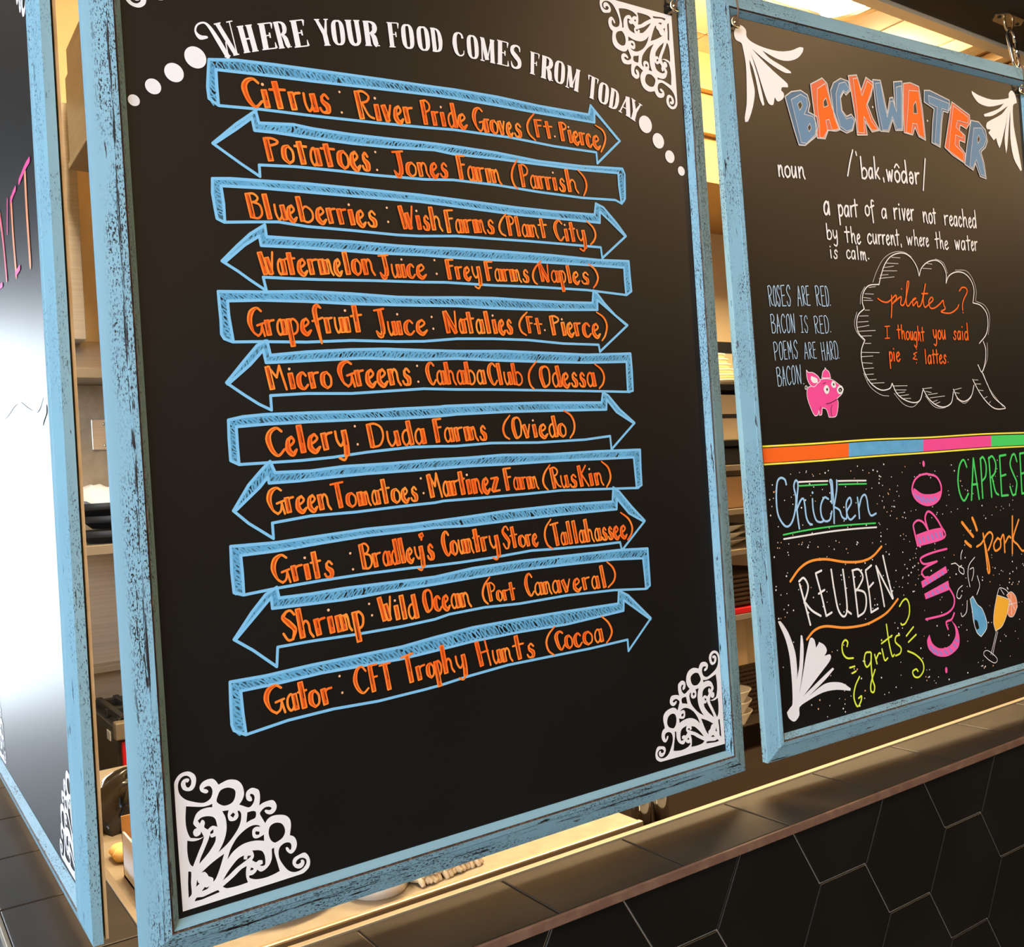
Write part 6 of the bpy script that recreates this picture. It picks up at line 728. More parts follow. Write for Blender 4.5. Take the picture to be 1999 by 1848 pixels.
# ---- the large middle board
mtilt = 0.0060655
mw = Matrix.Rotation(-mtilt, 4, 'Y')
W1, H1 = 0.6207, 0.868
main = chalkboard('large middle chalkboard listing farms in orange lettering inside blue arrows', mw, W1, H1, M['rail_v'], M['rail_h'], left=M['rail_main'])
cb = ORN_AT['bl']
ornament(main, ORN_AT['bl'], 1, 1); ornament(main, ORN_AT['br'], -1, 1); ornament(main, ORN_AT['tr'], -1, -1); ornament(main, (cb[0], 8360), 1, -1)
for x, z, r in DOTS: circle(main, 'dot', (x, z), r, M['vinyl'])
b = MB(); write_heading(b, HEADER)
for ws, pts in HEADW: b.ribbon(pts, ws, 0.0006, 0, smooth=len(pts) > 2, caps=len(pts) > 2, joints=False)
tag(b.build('heading_lettering', M['vinyl'], main), 'white curved heading in serif capitals')
for k in range(1, 12):
    a = ARROWS[k]; b = MB()
    for A, B in [(a['top'], a['bot'])] + a['bands']:
        scribble(b, A, B, 0.00035)
    for P in [a['top'], a['bot']] + a['rest']:
        b.ribbon(P, 25, 0.00047, 2, smooth=False)
    ar = tag(b.build('arrow_banner', [M['b1'], M['b2'], M['b1l']], main), 'blue marker arrow')
    b = MB(); write_marker(b, ORANGE[k]['w'], 0.0007)
    for P in ORANGE[k]['s']: b.ribbon(P, [15, 23, 25, 23, 17], 0.0007, 0)
    for P in ORANGE[k]['d']: b.disc(P, 11, 0.0007, 3)
    tag(b.build('lettering', [M['o1'], M['o2'], M['board'], M['peach_dot']], ar), 'orange marker lettering')

# ---- the right-hand board
ra, rt = -0.054544, 0.018659
mw = Matrix.Translation((0.7202730, 0, 0.0036897)) @ Matrix.Rotation(ra, 4, 'Z') @ Matrix.Rotation(-rt, 4, 'Y')
W2, H2 = 0.6091, 0.8735
rb = chalkboard('right-hand chalkboard with a pink pig, speech bubble and bright dish names', mw, W2, H2, M['rail_vl'], M['rail_hl'])
for P in RIGHT['fans']:
    b = MB(); b.poly(closed_spline(P), [], 0.0005); b.build('corner_ornament', M['vinyl'], rb)
b = MB()
for P in ([(6000, 1230), (5850, 1195), (5650, 1080), (5640, 1055), (5800, 1075), (6060, 1180)], [(6060, 1330), (5960, 1400), (5945, 1425), (6070, 1400)]):
    b.poly(closed_spline(P), [], 0.0005)
b.build('corner_ornament', M['vinyl'], rb)
for col, sil, face, holes in RIGHT['backwater']:
    b = MB(); side, fc = (1, 0)
    b.poly(sil, [], 0.0004, 1); b.poly(face, holes, 0.0007, 0)
    for q in holes: b.poly(q, [], 0.00075, 3); b.ribbon(q + q[:1], 9, 0.0009, 2, smooth=False)
    b.ribbon(sil + sil[:1], 17, 0.0008, 2, smooth=False); b.ribbon(face + face[:1], 10, 0.0009, 2, smooth=False)
    mats = [M['bslate2'], M['bslate'], M['palegrey'], M['board']] if col == 'b' else [M['orange'], M['orange_side'], M['palegrey'], M['board']]
    tag(b.build('block_letter', mats, rb), 'slate blue block letter' if col == 'b' else 'orange block letter')
for p in RIGHT['bwdots']: circle(rb, 'dot', p, 14, M['white'])


def marks(name, m, rows=(), strokes=(), dots=(), w=30, dr=14, frac=.16, label=None, h=0.0006):
    b = MB(); write_plain(b, rows, frac, h)
    for s in strokes: b.ribbon(s, w, h)
    for p in dots: b.disc(p, dr, h)
    return tag(b.build(name, m, rb), label)


marks('noun_lettering', M['white'], RIGHT['noun'], frac=.17)
marks('pronunciation_lettering', M['white'], RIGHT['pron'], RIGHT['pron_s'], w=24, frac=.19)
marks('definition_lettering', M['white'], RIGHT['defn'], RIGHT['defn_s'], w=20, frac=.17)
marks('poem_lettering', M['b3p'], RIGHT['poem'], (), RIGHT['poem_d'], dr=8, frac=.095, label='thin pale blue capitals')
marks('question_lettering', M['orange'], (), RIGHT['pil_s'], RIGHT['pil_d'], w=21, dr=12, label='orange cursive lettering')
marks('answer_lettering', M['orange'], RIGHT['latte'], RIGHT['latte_s'], RIGHT['latte_d'], w=15, dr=9, frac=.17, label='small orange lettering')
bub = marks('speech_bubble', M['white'], (), RIGHT['cloud'], w=15)
b = MB()
for s in RIGHT['cloud2']: b.ribbon(s, 8, 0.0005)
for s in RIGHT['hatch']: b.ribbon(s, 9, 0.0006, smooth=False)
b.build('bubble_hatching', M['palegrey'], bub)
b = MB(); pc = {'p': 0, 'w': 1, 'k': 2}
for i, (c, P) in enumerate(RIGHT['pig']):
    Q = closed_spline(P); hh = 0.0005 + 0.00008 * i
    b.poly(Q, [], hh, pc[c])
    if c == 'p' or i in (4, 6, 8): b.ribbon([tuple(q) for q in Q] + [tuple(Q[0])], 9, hh + .00004, 1, smooth=False)
for s in RIGHT['pig_s']: b.ribbon(s, 8, 0.0016, 2 if s is not RIGHT['pig_s'][0] else 1)
tag(b.build('pig_drawing', [M['pink'], M['white'], M['board']], rb), 'pink pig with white outline')
b = MB()
for P in RIGHT['band_lines']: b.ribbon(P, 22, 0.0006, 0)
band = tag(b.build('colour_band', M['yellow'], rb), 'yellow ruled double line')
for c, P in RIGHT['band']:
    b = MB(); b.poly(P, [], 0.0005)
    tag(b.build('band_segment', {'o': M['orange'], 'b': M['b1'], 'p': M['pink'], 'g': M['green']}[c], band), {'o': 'orange band', 'b': 'blue band', 'p': 'pink band', 'g': 'green band'}[c])
marks('chicken_lettering', M['b3'], (), RIGHT['chicken'], RIGHT['chick_d'], w=27, dr=17, label='blue script word')
marks('white_underline', M['white'], (), RIGHT['ul_w'], w=22, label='white ruled lines')
marks('green_underline', M['green'], (), RIGHT['ul_g'], w=20, label='green ruled lines')
marks('caprese_lettering', M['green'], RIGHT['caprese'], w=20, frac=.105, label='tall green capitals')
marks('reuben_lettering', M['white'], (), RIGHT['reuben'], w=28, label='white capitals')
marks('wavy_line', M['orange2'], (), RIGHT['waves'], w=32, label='orange wavy lines')
marks('grits_lettering', M['lime'], (), RIGHT['grits'], RIGHT['grits_d'], w=24, dr=14, label='lime script word with curls')
marks('pork_lettering', M['orange2'], (), RIGHT['pork'], w=32, label='orange script word')
marks('ray_strokes', M['orange2'], (), RIGHT['rays'], w=46, label='short orange dashes')
b = MB()
for c, P in RIGHT['gum_fill']: b.poly(closed_spline(P), [], 0.0005, 0)
for s in RIGHT['gum_hatch']: b.ribbon(s, 30, 0.0007, 1, smooth=False)
for s in RIGHT['gum_s']: b.ribbon(s, 30, 0.0009, 0)
for x, z in RIGHT['gum_d']: b.poly([(x + 26 * math.cos(k * .3927), z + 44 * math.sin(k * .3927)) for k in range(16)], [], 0.0009, 0)
tag(b.build('gumbo_lettering', [M['pink2'], M['purple']], rb), 'pink sideways capitals with violet hatching')
b = MB()
for i, (c, P) in enumerate(RIGHT['bottle']):
    Q = closed_spline(P); b.poly(Q, [], 0.0005 + .0001 * i, i)
    if i == 0: b.ribbon([tuple(q) for q in Q] + [tuple(Q[0])], 12, 0.0008, 2, smooth=False)
tag(b.build('bottle_drawing', [M['b1'], M['board'], M['white']], rb), 'blue bottle with white outline')
b = MB()
for i, (c, P) in enumerate(RIGHT['glass']):
    Q = closed_spline(P); b.poly(Q, [], 0.0005 + .0001 * i, i); b.ribbon([tuple(q) for q in Q] + [tuple(Q[0])], 9, 0.0008, 2, smooth=False)
for s in RIGHT['glass_s']: b.ribbon(s, 10, 0.0009, 2)
tag(b.build('glass_drawing', [M['amber'], M['peach'], M['white']], rb), 'amber drink in a flute with a citrus slice')
marks('swirl_strokes', M['white'], (), RIGHT['swirl'], w=13, label='thin white swirls')
b = MB()
for x, z, r, c in SPK: b.disc((x, z), r, 0.0004, c, 8)
tag(b.build('speckles', [M['white'], M['peach_dot']], rb), 'tiny white dots', kind='stuff')

# ---- the left board, turned the corner
mw = Matrix.Translation((-0.052, 0.0969 + 0.62, 0.0)) @ Matrix.Rotation(-math.pi / 2, 4, 'Z')
W3, H3 = 0.62, 0.868
lb = chalkboard('chalkboard hung round the corner, seen edge on with window glare across it', mw, W3, H3, M['rail_vl2'], M['rail_hl'], 0.0275)
sh = lambda P: [(p[0] + 6200, p[1]) for p in P]
ornament(lb, (6165, 35), -1, 1); ornament(lb, (35, 35), 1, 1); ornament(lb, (6165, 8640), -1, -1); ornament(lb, (35, 8640), 1, -1)
b = MB()
for s in LEFT['orange']: b.ribbon(sh(s), 110, 0.0006, 0)
for s in LEFT['pink']: b.ribbon(sh(s), 55, 0.0008, 1)
for s in LEFT['grey']: b.ribbon(sh(s), 20, 0.0006, 2)
for s in LEFT['green']: b.ribbon(sh(s), 90, 0.0006, 3)
tag(b.build('lettering', [M['peach_g'], M['pink_g'], M['grey_g'], M['green_g']], lb), 'pink and orange capitals')

# ---- hooks, wire and links that carry the boards
def screw(root, x, z):
    mb = MB()
    mb.tube([(x + .006 * math.cos(a), -.004 - .0022 * abs(math.sin(a)), z + .007 * math.sin(a)) for a in [math.pi * (.35 + 1.45 * k / 14) for k in range(15)]], .0014, 8)
    mb.tube([(x, .001, z), (x, -.006, z)], .0028, 10)
    return mb.build('screw_hook', M['brass'], root)
screw(main, 0.6115, 0.8600); screw(rb, 0.0045, 0.8640); screw(rb, 0.6050, 0.8660); screw(main, 0.012, 0.8600)
for root, x, z, top in ((rb, 0.0045, 0.864, 0.975), (rb, 0.6050, 0.866, 0.914), (main, 0.6115, 0.860, 0.985), (main, 0.012, 0.86, 0.985)):
    mb = MB(); mb.tube([(x - .0005, -.007, z - .004), (x + .001, -.0095, z + .012), (x - .002, -.0105, z + .03), (x - .006, -.006, top)], .0011, 8)
    mb.build('hanging_wire', M['wire'], root)
plate = thing('ceiling_hook', 'small bright hook plate screwed under the dark beam', 'hook', (1.318, -0.018, 1.0))
b = MB()
pts = [(-.036, 0), (-.022, -.0125), (.022, -.0125), (.036, 0), (.022, .0125), (-.022, .0125)]
b.add([(x, y, 0) for x, y in pts] + [(x, y, -.0016) for x, y in pts], [(0, 1, 2, 3, 4, 5), (11, 10, 9, 8, 7, 6)] + [(i, (i + 1) % 6, 6 + (i + 1) % 6, 6 + i) for i in range(6)])
b.build('plate', M['brass'], plate, 0.0006)
for sx in (-.026, .026):
    b = MB(); b.lathe(sx, 0, [(0, -.0032), (.0022, -.0030), (.0032, -.0016)], 14); b.build('screw', M['iron'], plate)
b = MB(); b.tube([(.013 * math.cos(a), 0, -.0016 - .017 * math.sin(a)) for a in [math.pi * k / 14 for k in range(15)]], .0021, 10); b.build('ring', M['brass'], plate)
link = thing('quick_link', 'elongated bright chain link hanging from the hook plate', 'link', (1.318, -0.020, 0.984))
b = MB(); cx, r, hh = 0.004, .0105, .050
path = []
for k in range(13):
    a = math.pi * k / 12; path.append((-r * math.cos(a), 0, r * math.sin(a) - .012))
for k in range(13):
    a = math.pi * k / 12; path.append((r * math.cos(a) + .004, -.004, -hh - r * math.sin(a)))
b.tube(path, .0021, 10, closed=True); b.build('link_body', M['chrome'], link)
b = MB(); b.tube([(r + .0008, 0, -.020), (r + .003, -.002, -.044)], .0036, 6); b.build('sleeve_nut', M['chrome'], link)

# ------------------------------------------------------------------ kitchen
def tbox(root, name, m, x0, x1, y0, y1, z0, z1, bevel=0.002, label=None):
    l = root.location
    mb = MB(); mb.box(x0 - l.x, x1 - l.x, y0 - l.y, y1 - l.y, z0 - l.z, z1 - l.z)
    return tag(mb.build(name, m, root, bevel), label)

# ceiling lamps
def ceiling_lamp(label, x0, x1, y0, y1, z=1.94):
    t = thing('ceiling_lamp', label, 'ceiling lamp', ((x0 + x1) / 2, (y0 + y1) / 2, z), 'kitchen ceiling lamps')
    mb = MB(); n = 14
    cy = (y0 + y1) / 2; ry = (y1 - y0) / 2
    ring = [(cy + ry * math.cos(math.pi * k / n), z - .1 * math.sin(math.pi * k / n) ** .7) for k in range(n + 1)]
    v = [(x - t.location.x, yy - t.location.y, zz - t.location.z) for x in (x0 + .06, x1 - .06) for yy, zz in ring]
    mb.add(v, [(k, k + 1, n + 2 + k, n + 1 + k) for k in range(n)], 0, True)
    mb.build('diffuser', M['lamp'], t)
    for xa, xb in ((x0, x0 + .06), (x1 - .06, x1)):
        mb = MB()
        v = [(x - t.location.x, (yy - cy) * 1.03 + cy - t.location.y, zz - .004 - t.location.z) for x in (xa, xb) for yy, zz in ring]
        mb.add(v, [(k, k + 1, n + 2 + k, n + 1 + k) for k in range(n)] + [tuple(range(n + 1)), tuple(range(n + 1, 2 * n + 2))[::-1]], 0, True)
        mb.build('end_cap', M['cream'], t)
    return t
ceiling_lamp('glowing ceiling lamp with cream end cap above the right-hand chalkboard', 1.25, 2.72, 0.92, 1.32)
ceiling_lamp('added glowing fill lamp at the far side of the kitchen behind the right-hand chalkboard', 3.1, 3.5, 1.50, 1.62)  # hidden behind the board, added to brighten the yellow back wall
ceiling_lamp('added glowing fill lamp over the kitchen near the corner of the ledge', 0.12, 0.52, 0.45, 1.25)  # out of view, added to lift the light on the hood and kitchen
# soffit along the back wall and range hood
b = MB(); b.box(1.5, 6.9, 1.82, 2.4, 1.44, CZ); b.box(1.5, 6.9, 1.79, 1.82, 1.62, 1.635); b.box(1.5, 6.9, 1.79, 1.82, 1.79, 1.805)
o = struct('soffit', b, M['soffit'])
hood = thing('range_hood', 'large steel range hood behind the corner of the chalkboards', 'hood', (0.75, 1.75, 1.3))
b = MB(); b.box(-.405, .65, -.55, .37, 0.0, .24); b.box(-.40, .65, -.54, .36, .24, .32); b.build('canopy', M['hood_steel'], hood, .004)
b = MB(); b.box(-.408, .655, -.555, .375, -0.02, 0.0); b.build('rim', M['trim'], hood, .002)
post = thing('steel_corner_guard', 'narrow upright steel guard beside the yellow kitchen wall', 'corner guard', (0.33, 2.32, 0.8))
tbox(post, 'sheet', M['steel'], 0.20, 0.388, 2.25, 2.398, 0.82, 1.52)
splash = thing('steel_backsplash', 'steel wall sheet behind the range below the yellow paint', 'backsplash', (1.0, 2.39, -0.3))
tbox(splash, 'sheet', M['steel_top'], 0.012, 1.49, 2.38, 2.398, -0.6, 0.70)
sw = thing('switch_plate', 'blank steel switch plate on the wall above the stacked pans', 'switch plate', (0.446, 2.38, 0.545))
tbox(sw, 'cover', M['steel'], 0.41, 0.482, 2.372, 2.38, 0.497, 0.594, .003)
for zz in (0.512, 0.578):
    mb = MB(); mb.tube([(0, -.008, zz - .545), (0, -.0105, zz - .545)], .004, 10); mb.build('screw', M['chrome'], sw)
ws = thing('wall_shelf', 'steel wall shelf with angled front high behind the corner gap', 'shelf', (0.8, 2.3, 0.7))
b = MB(); b.add([(-.55, -.12, .022), (.6, -.12, .022), (.6, .08, .135), (-.55, .08, .135), (-.55, -.12, 0), (.6, -.12, 0), (.6, .08, 0), (-.55, .08, 0)], [(0, 1, 2, 3), (4, 7, 6, 5), (0, 4, 5, 1), (1, 5, 6, 2), (2, 6, 7, 3), (3, 7, 4, 0)])
b.build('body', M['steel'], ws)
b = MB(); b.box(-.555, .605, -.128, -.12, -.004, .026); b.build('lip', M['trim'], ws, .002)
# range with riser shelf
rg = thing('range', 'dark cooking range with black grates and a red front behind the corner gap', 'range', (0.8, 2.1, -1.12))
tbox(rg, 'body', M['black_steel'], 0.342, 1.3, 1.92, 2.37, -0.47, -0.265, .003)
tbox(rg, 'front_panel', M['red'], 0.352, 1.29, 1.905, 1.92, -0.45, -0.30, .003, 'red enamel front')
tbox(rg, 'corner_cap', M['trim'], 0.336, 0.372, 1.895, 1.93, -0.292, -0.245, .004)
tbox(rg, 'label_plate', M['sticker'], 0.3395, 0.342, 1.99, 2.03, -0.31, -0.285, .0005, 'white sticker')
tbox(rg, 'base', M['steel'], 0.36, 1.28, 1.95, 2.36, -1.12, -0.50, .003)
tbox(rg, 'kick', M['black'], 0.35, 1.29, 1.93, 2.365, -0.505, -0.465, .001)
for k in range(3):
    mb = MB(); x0 = -.45 + .31 * k
    for q in range(7): mb.box(x0 + .005 + q * .046, x0 + .021 + q * .046, -.17, .14, .868, .886)
    for q in range(3): mb.box(x0, x0 + .30, -.17 + q * .145, -.15 + q * .145, .858, .88)
    mb.build('grate', M['iron'], rg, .002)
tbox(rg, 'riser', M['steel'], 0.30, 1.3, 2.30, 2.37, -0.26, 0.19, .003)
tbox(rg, 'riser_ledge', M['trim'], 0.30, 1.3, 2.24, 2.30, -0.165, -0.145, .002)
tbox(rg, 'overshelf', M['trim'], 0.24, 1.3, 1.96, 2.36, 0.195, 0.222, .002)
for k, (zz, dx) in enumerate(((0.222, 0.0), (0.262, .012), (0.298, -.008))):
    lab = ('black frying pan lowest in the stack on the range shelf', 'black frying pan in the middle of the stack on the range shelf', 'black frying pan topmost in the stack on the range shelf')[k]
    t = thing('frying_pan', lab, 'pan', (0.42 + dx, 2.10, zz), 'pans on the range shelf')
    mb = MB(); mb.lathe(0, 0, [(0, 0), (.085, 0), (.125, .036), (.127, .036), (.088, .004), (0, .004)], 36); mb.build('bowl', M['iron'], t)
    mb = MB(); a = (2.4, 3.4, 2.9)[k]; mb.tube([(.12 * math.cos(a), .12 * math.sin(a), .032), (.2 * math.cos(a), .2 * math.sin(a), .05), (.27 * math.cos(a), .27 * math.sin(a), .052)], [.009, .008, .01], 8); mb.build('handle', M['chrome'], t)
cl = MB()
for i in range(9):
    for j in range(5):
        pass
n1, n2 = 14, 8; v = []
for i in range(n1):
    for j in range(n2):
        x = .30 + .3 * i / (n1 - 1); y = 2.16 + .1 * j / (n2 - 1)
        v.append((x, y, .335 + .045 * math.sin(j / (n2 - 1) * math.pi) + .012 * math.sin(i * 1.3 + j)))
cl.add(v, [(i * n2 + j, (i + 1) * n2 + j, (i + 1) * n2 + j + 1, i * n2 + j + 1) for i in range(n1 - 1) for j in range(n2 - 1)], 0, True)
tag(cl.build('kitchen_cloth', M['paperw']), 'crumpled white cloth draped over the stacked frying pans', 'cloth')

# pass counter just inside the ledge
pc_ = thing('pass_counter', 'worn steel pass counter just inside the tiled ledge', 'counter', (0.3, 0.5, -0.10))
tbox(pc_, 'top', M['steel_top'], 0.010, 0.545, 0.072, 0.80, -0.090, -0.076, .002)
tbox(pc_, 'front_rim', M['brass_dull'], 0.010, 0.545, 0.064, 0.072, -0.100, -0.0745, .002)
for x in (0.06, 0.515):
    for y in (0.10, 0.77):
        mb = MB(); mb.tube([(x - .3, y - .5, 0.010), (x - .3, y - .5, FZ + .10)], .016, 12); mb.build('leg', M['steel'], pc_)
# towel, plate, canisters, box, bread, bag
b = MB()
for lay, (zl, nn, hw) in enumerate(((.0045, 17, .026), (.0115, 16, .023), (.018, 14, .017))):
    for i in range(nn):
        x = (i - (nn - 1) / 2) * .0050 + .001 * math.sin(i * 2.3 + lay)
        b.tube([(x + .002 * math.sin(q * .9 + i), -hw + 2 * hw * q / 8 + .0012 * math.sin(i * 1.7), zl + .0012 * math.sin(q * 1.3 + i * .8) - (.003 if q in (0, 8) else 0)) for q in range(9)], [.0022] + [.0040] * 7 + [.0022], 8)
tw = b.build('bar_towel', M['cloth']); tw.location = (0.297, 0.110, -0.0758); tw.rotation_euler = (0, 0, .12)
tag(tw, 'small folded ribbed cream towel on the steel pass counter', 'towel')
b = MB(); b.lathe(0, 0, [(0, .004), (.045, .004), (.07, .012), (.0705, .0145), (.045, .0065), (0, .0065)], 48)
pl = b.build('plate', M['ceramic']); pl.location = (0.135, 0.165, -0.0775); tag(pl, 'white plate on the pass counter below the middle chalkboard', 'plate')
b = MB(); b.lathe(0, 0, [(0, 0.002), (.03, .002), (.034, .02), (.0345, .02), (.031, .004), (0, .004)], 32)
pl = b.build('saucer', M['ceramic']); pl.location = (0.225, 0.112, -0.0775); tag(pl, 'small white dish beside the cream towel', 'dish')
sh_ = thing('under_shelf', 'dark lower kitchen shelf behind the ledge', 'shelf', (0.75, 0.3, -0.17))
tbox(sh_, 'board', M['matt_brown'], 0.56, 1.9, 0.12, 0.40, -0.180, -0.168, .002)
tbox(sh_, 'back', M['matt_brown'], 0.56, 1.9, 0.40, 0.41, FZ, -0.13, .002)
tbox(sh_, 'side', M['black'], 0.56, 0.575, 0.12, 0.40, FZ, -0.18, .002)
for k, x in enumerate((0.659, 0.691)):
    t = thing('canister', ('slim chrome canister under the middle chalkboard, nearer its centre', 'slim chrome canister under the middle chalkboard, nearer its corner')[k], 'canister', (x, 0.2, -0.168), 'chrome canisters')
    mb = MB(); mb.lathe(0, 0, [(0, 0), (.0135, 0), (.0135, .10), (0, .10)], 24); mb.build('body', M['chrome'], t)
    mb = MB(); mb.lathe(0, 0, [(.0142, .10), (.0142, .112), (.008, .118), (0, .118)], 24); mb.build('cap', M['chrome'], t)
bx = thing('takeout_box', 'white takeout box with brown inside on the counter corner', 'box', (0.087, 0.272, -0.076))
mb = MB(); mb.box(-.06, .07, -.06, .06, 0, .003); mb.box(-.06, .07, -.06, -.058, 0, .050); mb.box(-.06, -.058, -.06, .06, 0, .050); mb.box(.068, .07, -.06, .06, 0, .050)
mb.build('tray', M['paperw'], bx)
mb = MB(); mb.box(-.06, .07, .058, .06, 0.003, .066); mb.box(-.0578, .0678, -.0578, .0578, .0032, .042); mb.build('lining', M['card'], bx)
b = MB(); rr = random.Random(3)
for k in range(7):
    b.lathe(.006 * math.cos(k * 2.1), .014 * math.sin(k * 1.7), [(0, 0), (.009, .002), (.012, .008), (.008, .014), (0, .016)], 14)
br = b.build('bread_pieces', M['bread']); br.location = (0.040, 0.385, -0.0765); tag(br, 'golden bread piece on the steel counter beside the takeout box', 'bread')
br.name = 'bread_roll'
b = MB(); n1, n2 = 30, 60; v = []
for i in range(n1):
    for j in range(n2):
        th = 2 * math.pi * j / n2; ph = math.pi / 2 * (i / (n1 - 1)); c_ = math.cos(ph)
        fold = .16 * math.sin(7 * th + 4 * ph) + .10 * math.sin(13 * th - 5 * ph) + .06 * abs(math.sin(17 * th + 9 * ph))
        r = 1 + fold * (.25 + c_ * .75)
        v.append((.05 * r * math.cos(th) * c_ ** .7, .05 * r * math.sin(th) * c_ ** .7, .062 * math.sin(ph) * (1 + .10 * math.sin(6 * th))))
b.add(v, [(i * n2 + j, i * n2 + (j + 1) % n2, (i + 1) * n2 + (j + 1) % n2, (i + 1) * n2 + j) for i in range(n1 - 1) for j in range(n2)], 0, True)
bg = b.build('plastic_bag', M['bag']); bg.location = (0.085, 0.52, -0.076); tag(bg, 'crumpled black plastic bag behind the takeout box', 'bag')

# ---- shelving seen through the gap between the two front boards
rk = thing('shelf_rack', 'steel shelf rack seen through the gap between the front chalkboards', 'rack', (2.05, 1.4, -1.12))
for zz, m in ((0.575, 'black'), (0.408, 'black'), (0.335, 'trim'), (0.205, 'trim'), (0.085, 'trim'), (-0.105, 'steel'), (-0.455, 'steel')):
    tbox(rk, 'shelf', M[m], 1.70, 2.6, 1.18, 1.62, zz - .018, zz, .002)
tbox(rk, 'back', M['cream'], 1.70, 2.6, 1.62, 1.63, -1.12, 0.58, .002)
for x in (1.71, 2.59):
    for y in (1.19, 1.61):
        mb = MB(); mb.tube([(x - 2.05, y - 1.4, 0), (x - 2.05, y - 1.4, 1.90)], .012, 10); mb.build('post', M['steel'], rk)
tbox(rk, 'top_rail', M['black'], 1.70, 2.6, 1.59, 1.61, 0.735, 0.775, .002)
def rack_thing(name, label, cat, x, y, z, group=None): return thing(name, label, cat, (x, y, z), group)
for k in range(6):
    r = .095 - .008 * k
    t = MB(); t.lathe(0, 0, [(0, 0), (r * .8, 0), (r, .012), (r * 1.01, .018), (r * .85, .014), (0, .014)], 30)
    o = t.build('plate', M['cream']); o.location = (1.985, 1.30, 0.5755 + .0165 * k)
    tag(o, ('cream plate, lowest and widest of the pile on the top rack shelf', 'cream plate, second from the bottom of the pile on the rack', 'cream plate, third from the bottom of the pile on the rack', 'cream plate, fourth from the bottom of the pile on the rack', 'cream plate, fifth from the bottom of the pile on the rack', 'cream plate, smallest on top of the pile on the rack')[k], 'plate', 'plates on the top rack shelf')
for k in range(3):
    t = MB(); t.lathe(0, 0, [(0, 0), (.05, 0), (.095, .022), (.098, .024), (.055, .005), (0, .005)], 36)
    o = t.build('bowl', M['ceramic']); o.location = (1.98, 1.31, 0.0855 + .022 * k); tag(o, ('shallow white dish lowest on the middle rack shelf', 'shallow white dish second on the middle rack shelf', 'shallow white dish topmost on the middle rack shelf')[k], 'dish', 'shallow dishes')
o = rack_thing('storage_box', 'dark grey box on the rack shelf above the shallow dishes', 'box', 1.99, 1.32, 0.335)
tbox(o, 'body', M['black_steel'], 1.80, 2.15, 1.21, 1.45, 0.3355, 0.386, .004)
o = rack_thing('carton', 'cream carton with a dark band on the rack shelf under the plate pile', 'box', 1.95, 1.3, 0.408)
tbox(o, 'body', M['cream'], 1.78, 2.16, 1.20, 1.45, 0.4085, 0.545, .003)
tbox(o, 'band', M['black_steel'], 1.779, 2.161, 1.199, 1.451, 0.474, 0.487, .001)
o = rack_thing('carton', 'tan carton on the rack shelf between the grey box and the shallow dishes', 'box', 1.95, 1.3, 0.205)
tbox(o, 'body', M['card'], 1.78, 2.16, 1.21, 1.45, 0.2055, 0.300, .003)
o = rack_thing('serving_tray', 'red tray lying on the lower rack shelf', 'tray', 2.0, 1.35, -0.105)
tbox(o, 'body', M['red'], 1.80, 2.3, 1.185, 1.55, -0.1045, -0.090, .003)
tbox(o, 'rim', M['red'], 1.795, 2.305, 1.18, 1.19, -0.1045, -0.088, .002)
o = rack_thing('basket', 'dark woven basket on the rack above the red tray', 'basket', 2.0, 1.36, -0.0875)
mb = MB()
for k in range(7):
    z = .008 + .0135 * k
    for sgn in (0, 1):
        mb.tube([(-.2 + .4 * i / 40, -.15 + .006 * math.cos(math.pi * (i + k + sgn)), z) for i in range(41)], .006, 6)
mb.box(-.2, .2, -.145, .15, 0.001, .09); mb.build('weave', M['wicker'], o)
o = rack_thing('paper_sack', 'tan paper sack standing on the lowest rack shelf', 'sack', 1.96, 1.4, -0.455)
tbox(o, 'body', M['sack'], 1.80, 2.2, 1.40, 1.55, -0.4545, -0.15, .01)
o = rack_thing('basket', 'dark woven basket on the lowest rack shelf behind the white bowls', 'basket', 1.96, 1.33, -0.455)
mb = MB()
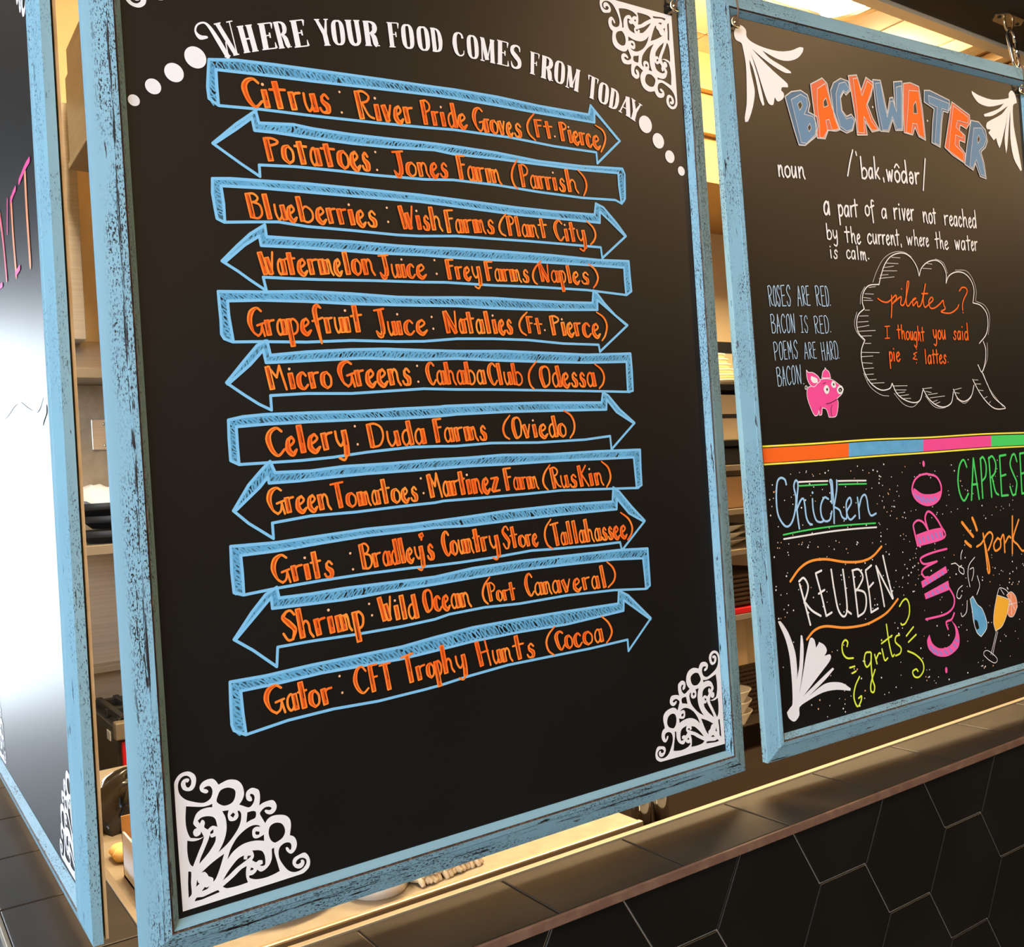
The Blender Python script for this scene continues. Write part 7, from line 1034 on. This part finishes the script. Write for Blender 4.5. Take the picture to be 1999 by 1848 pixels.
for k in range(11):
    z = .008 + .0135 * k
    mb.tube([(-.13 + .36 * i / 40, -.01 + .006 * math.cos(math.pi * (i + k)), z) for i in range(41)], .0068, 6)
mb.box(-.13, .23, -.008, .02, 0.001, .15); mb.build('weave', M['wicker'], o)
for k in range(3):
    t = MB(); t.lathe(0, 0, [(0, 0), (.03, 0), (.034, .006), (.058, .046), (.063, .054), (.057, .052), (.03, .01), (0, .01)], 36)
    o = t.build('bowl', M['ceramic']); o.location = (1.945, 1.25, -0.4545 + .032 * k); tag(o, ('white bowl lowest in the stack on the lowest rack shelf', 'white bowl in the middle of the stack on the lowest rack shelf', 'white bowl topmost in the stack on the lowest rack shelf')[k], 'bowl', 'stacked white bowls')

# ceiling grille up by the beam on the right
vg = thing('ceiling_grille', 'slatted ceiling grille beside the chain link', 'vent', (4.1, 1.3, 1.945))
b = MB(); b.box(-.65, .9, -.42, .42, -.004, 0); b.build('recess', M['card'], vg)
for k in range(8):
    mb = MB(); mb.box(-.62 + .18 * k, -.56 + .18 * k, -.4, .4, -.05, -.01); mb.build('slat', M['cream'], vg, .004)
mb = MB(); mb.box(-.67, .92, -.44, -.4, -.055, 0); mb.box(-.67, .92, .4, .44, -.055, 0); mb.box(-.67, -.63, -.4, .4, -.055, 0); mb.box(.88, .92, -.4, .4, -.055, 0); mb.build('frame', M['cream'], vg, .004)

# unseen warm globes, added as fill and to glow in the boards
for k, (x, y, z) in enumerate(((2.0, -1.25, 1.72), (4.0, -1.6, 1.72), (0.2, -4.0, 1.72), (-1.8, -3.4, 1.72))):
    t = thing('added_globe_lamp', ('added warm fill globe in front of the gap between the two front chalkboards', 'added warm fill globe beyond the right-hand chalkboard', 'added warm fill globe at the back of the dining room', 'added warm fill globe near the dining room windows')[k], 'ceiling lamp', (x, y, z), 'added dining fill globes')
    mb = MB(); mb.lathe(0, 0, [(.14 * math.sin(math.pi * q / 16), -.14 * math.cos(math.pi * q / 16)) for q in range(17)], 28); mb.build('globe', M['fill_globe'], t)
    mb = MB(); mb.lathe(0, 0, [(.05, .125), (.05, .16), (.012, .17), (.012, DZ - z)], 20); mb.build('stem', M['black'], t)
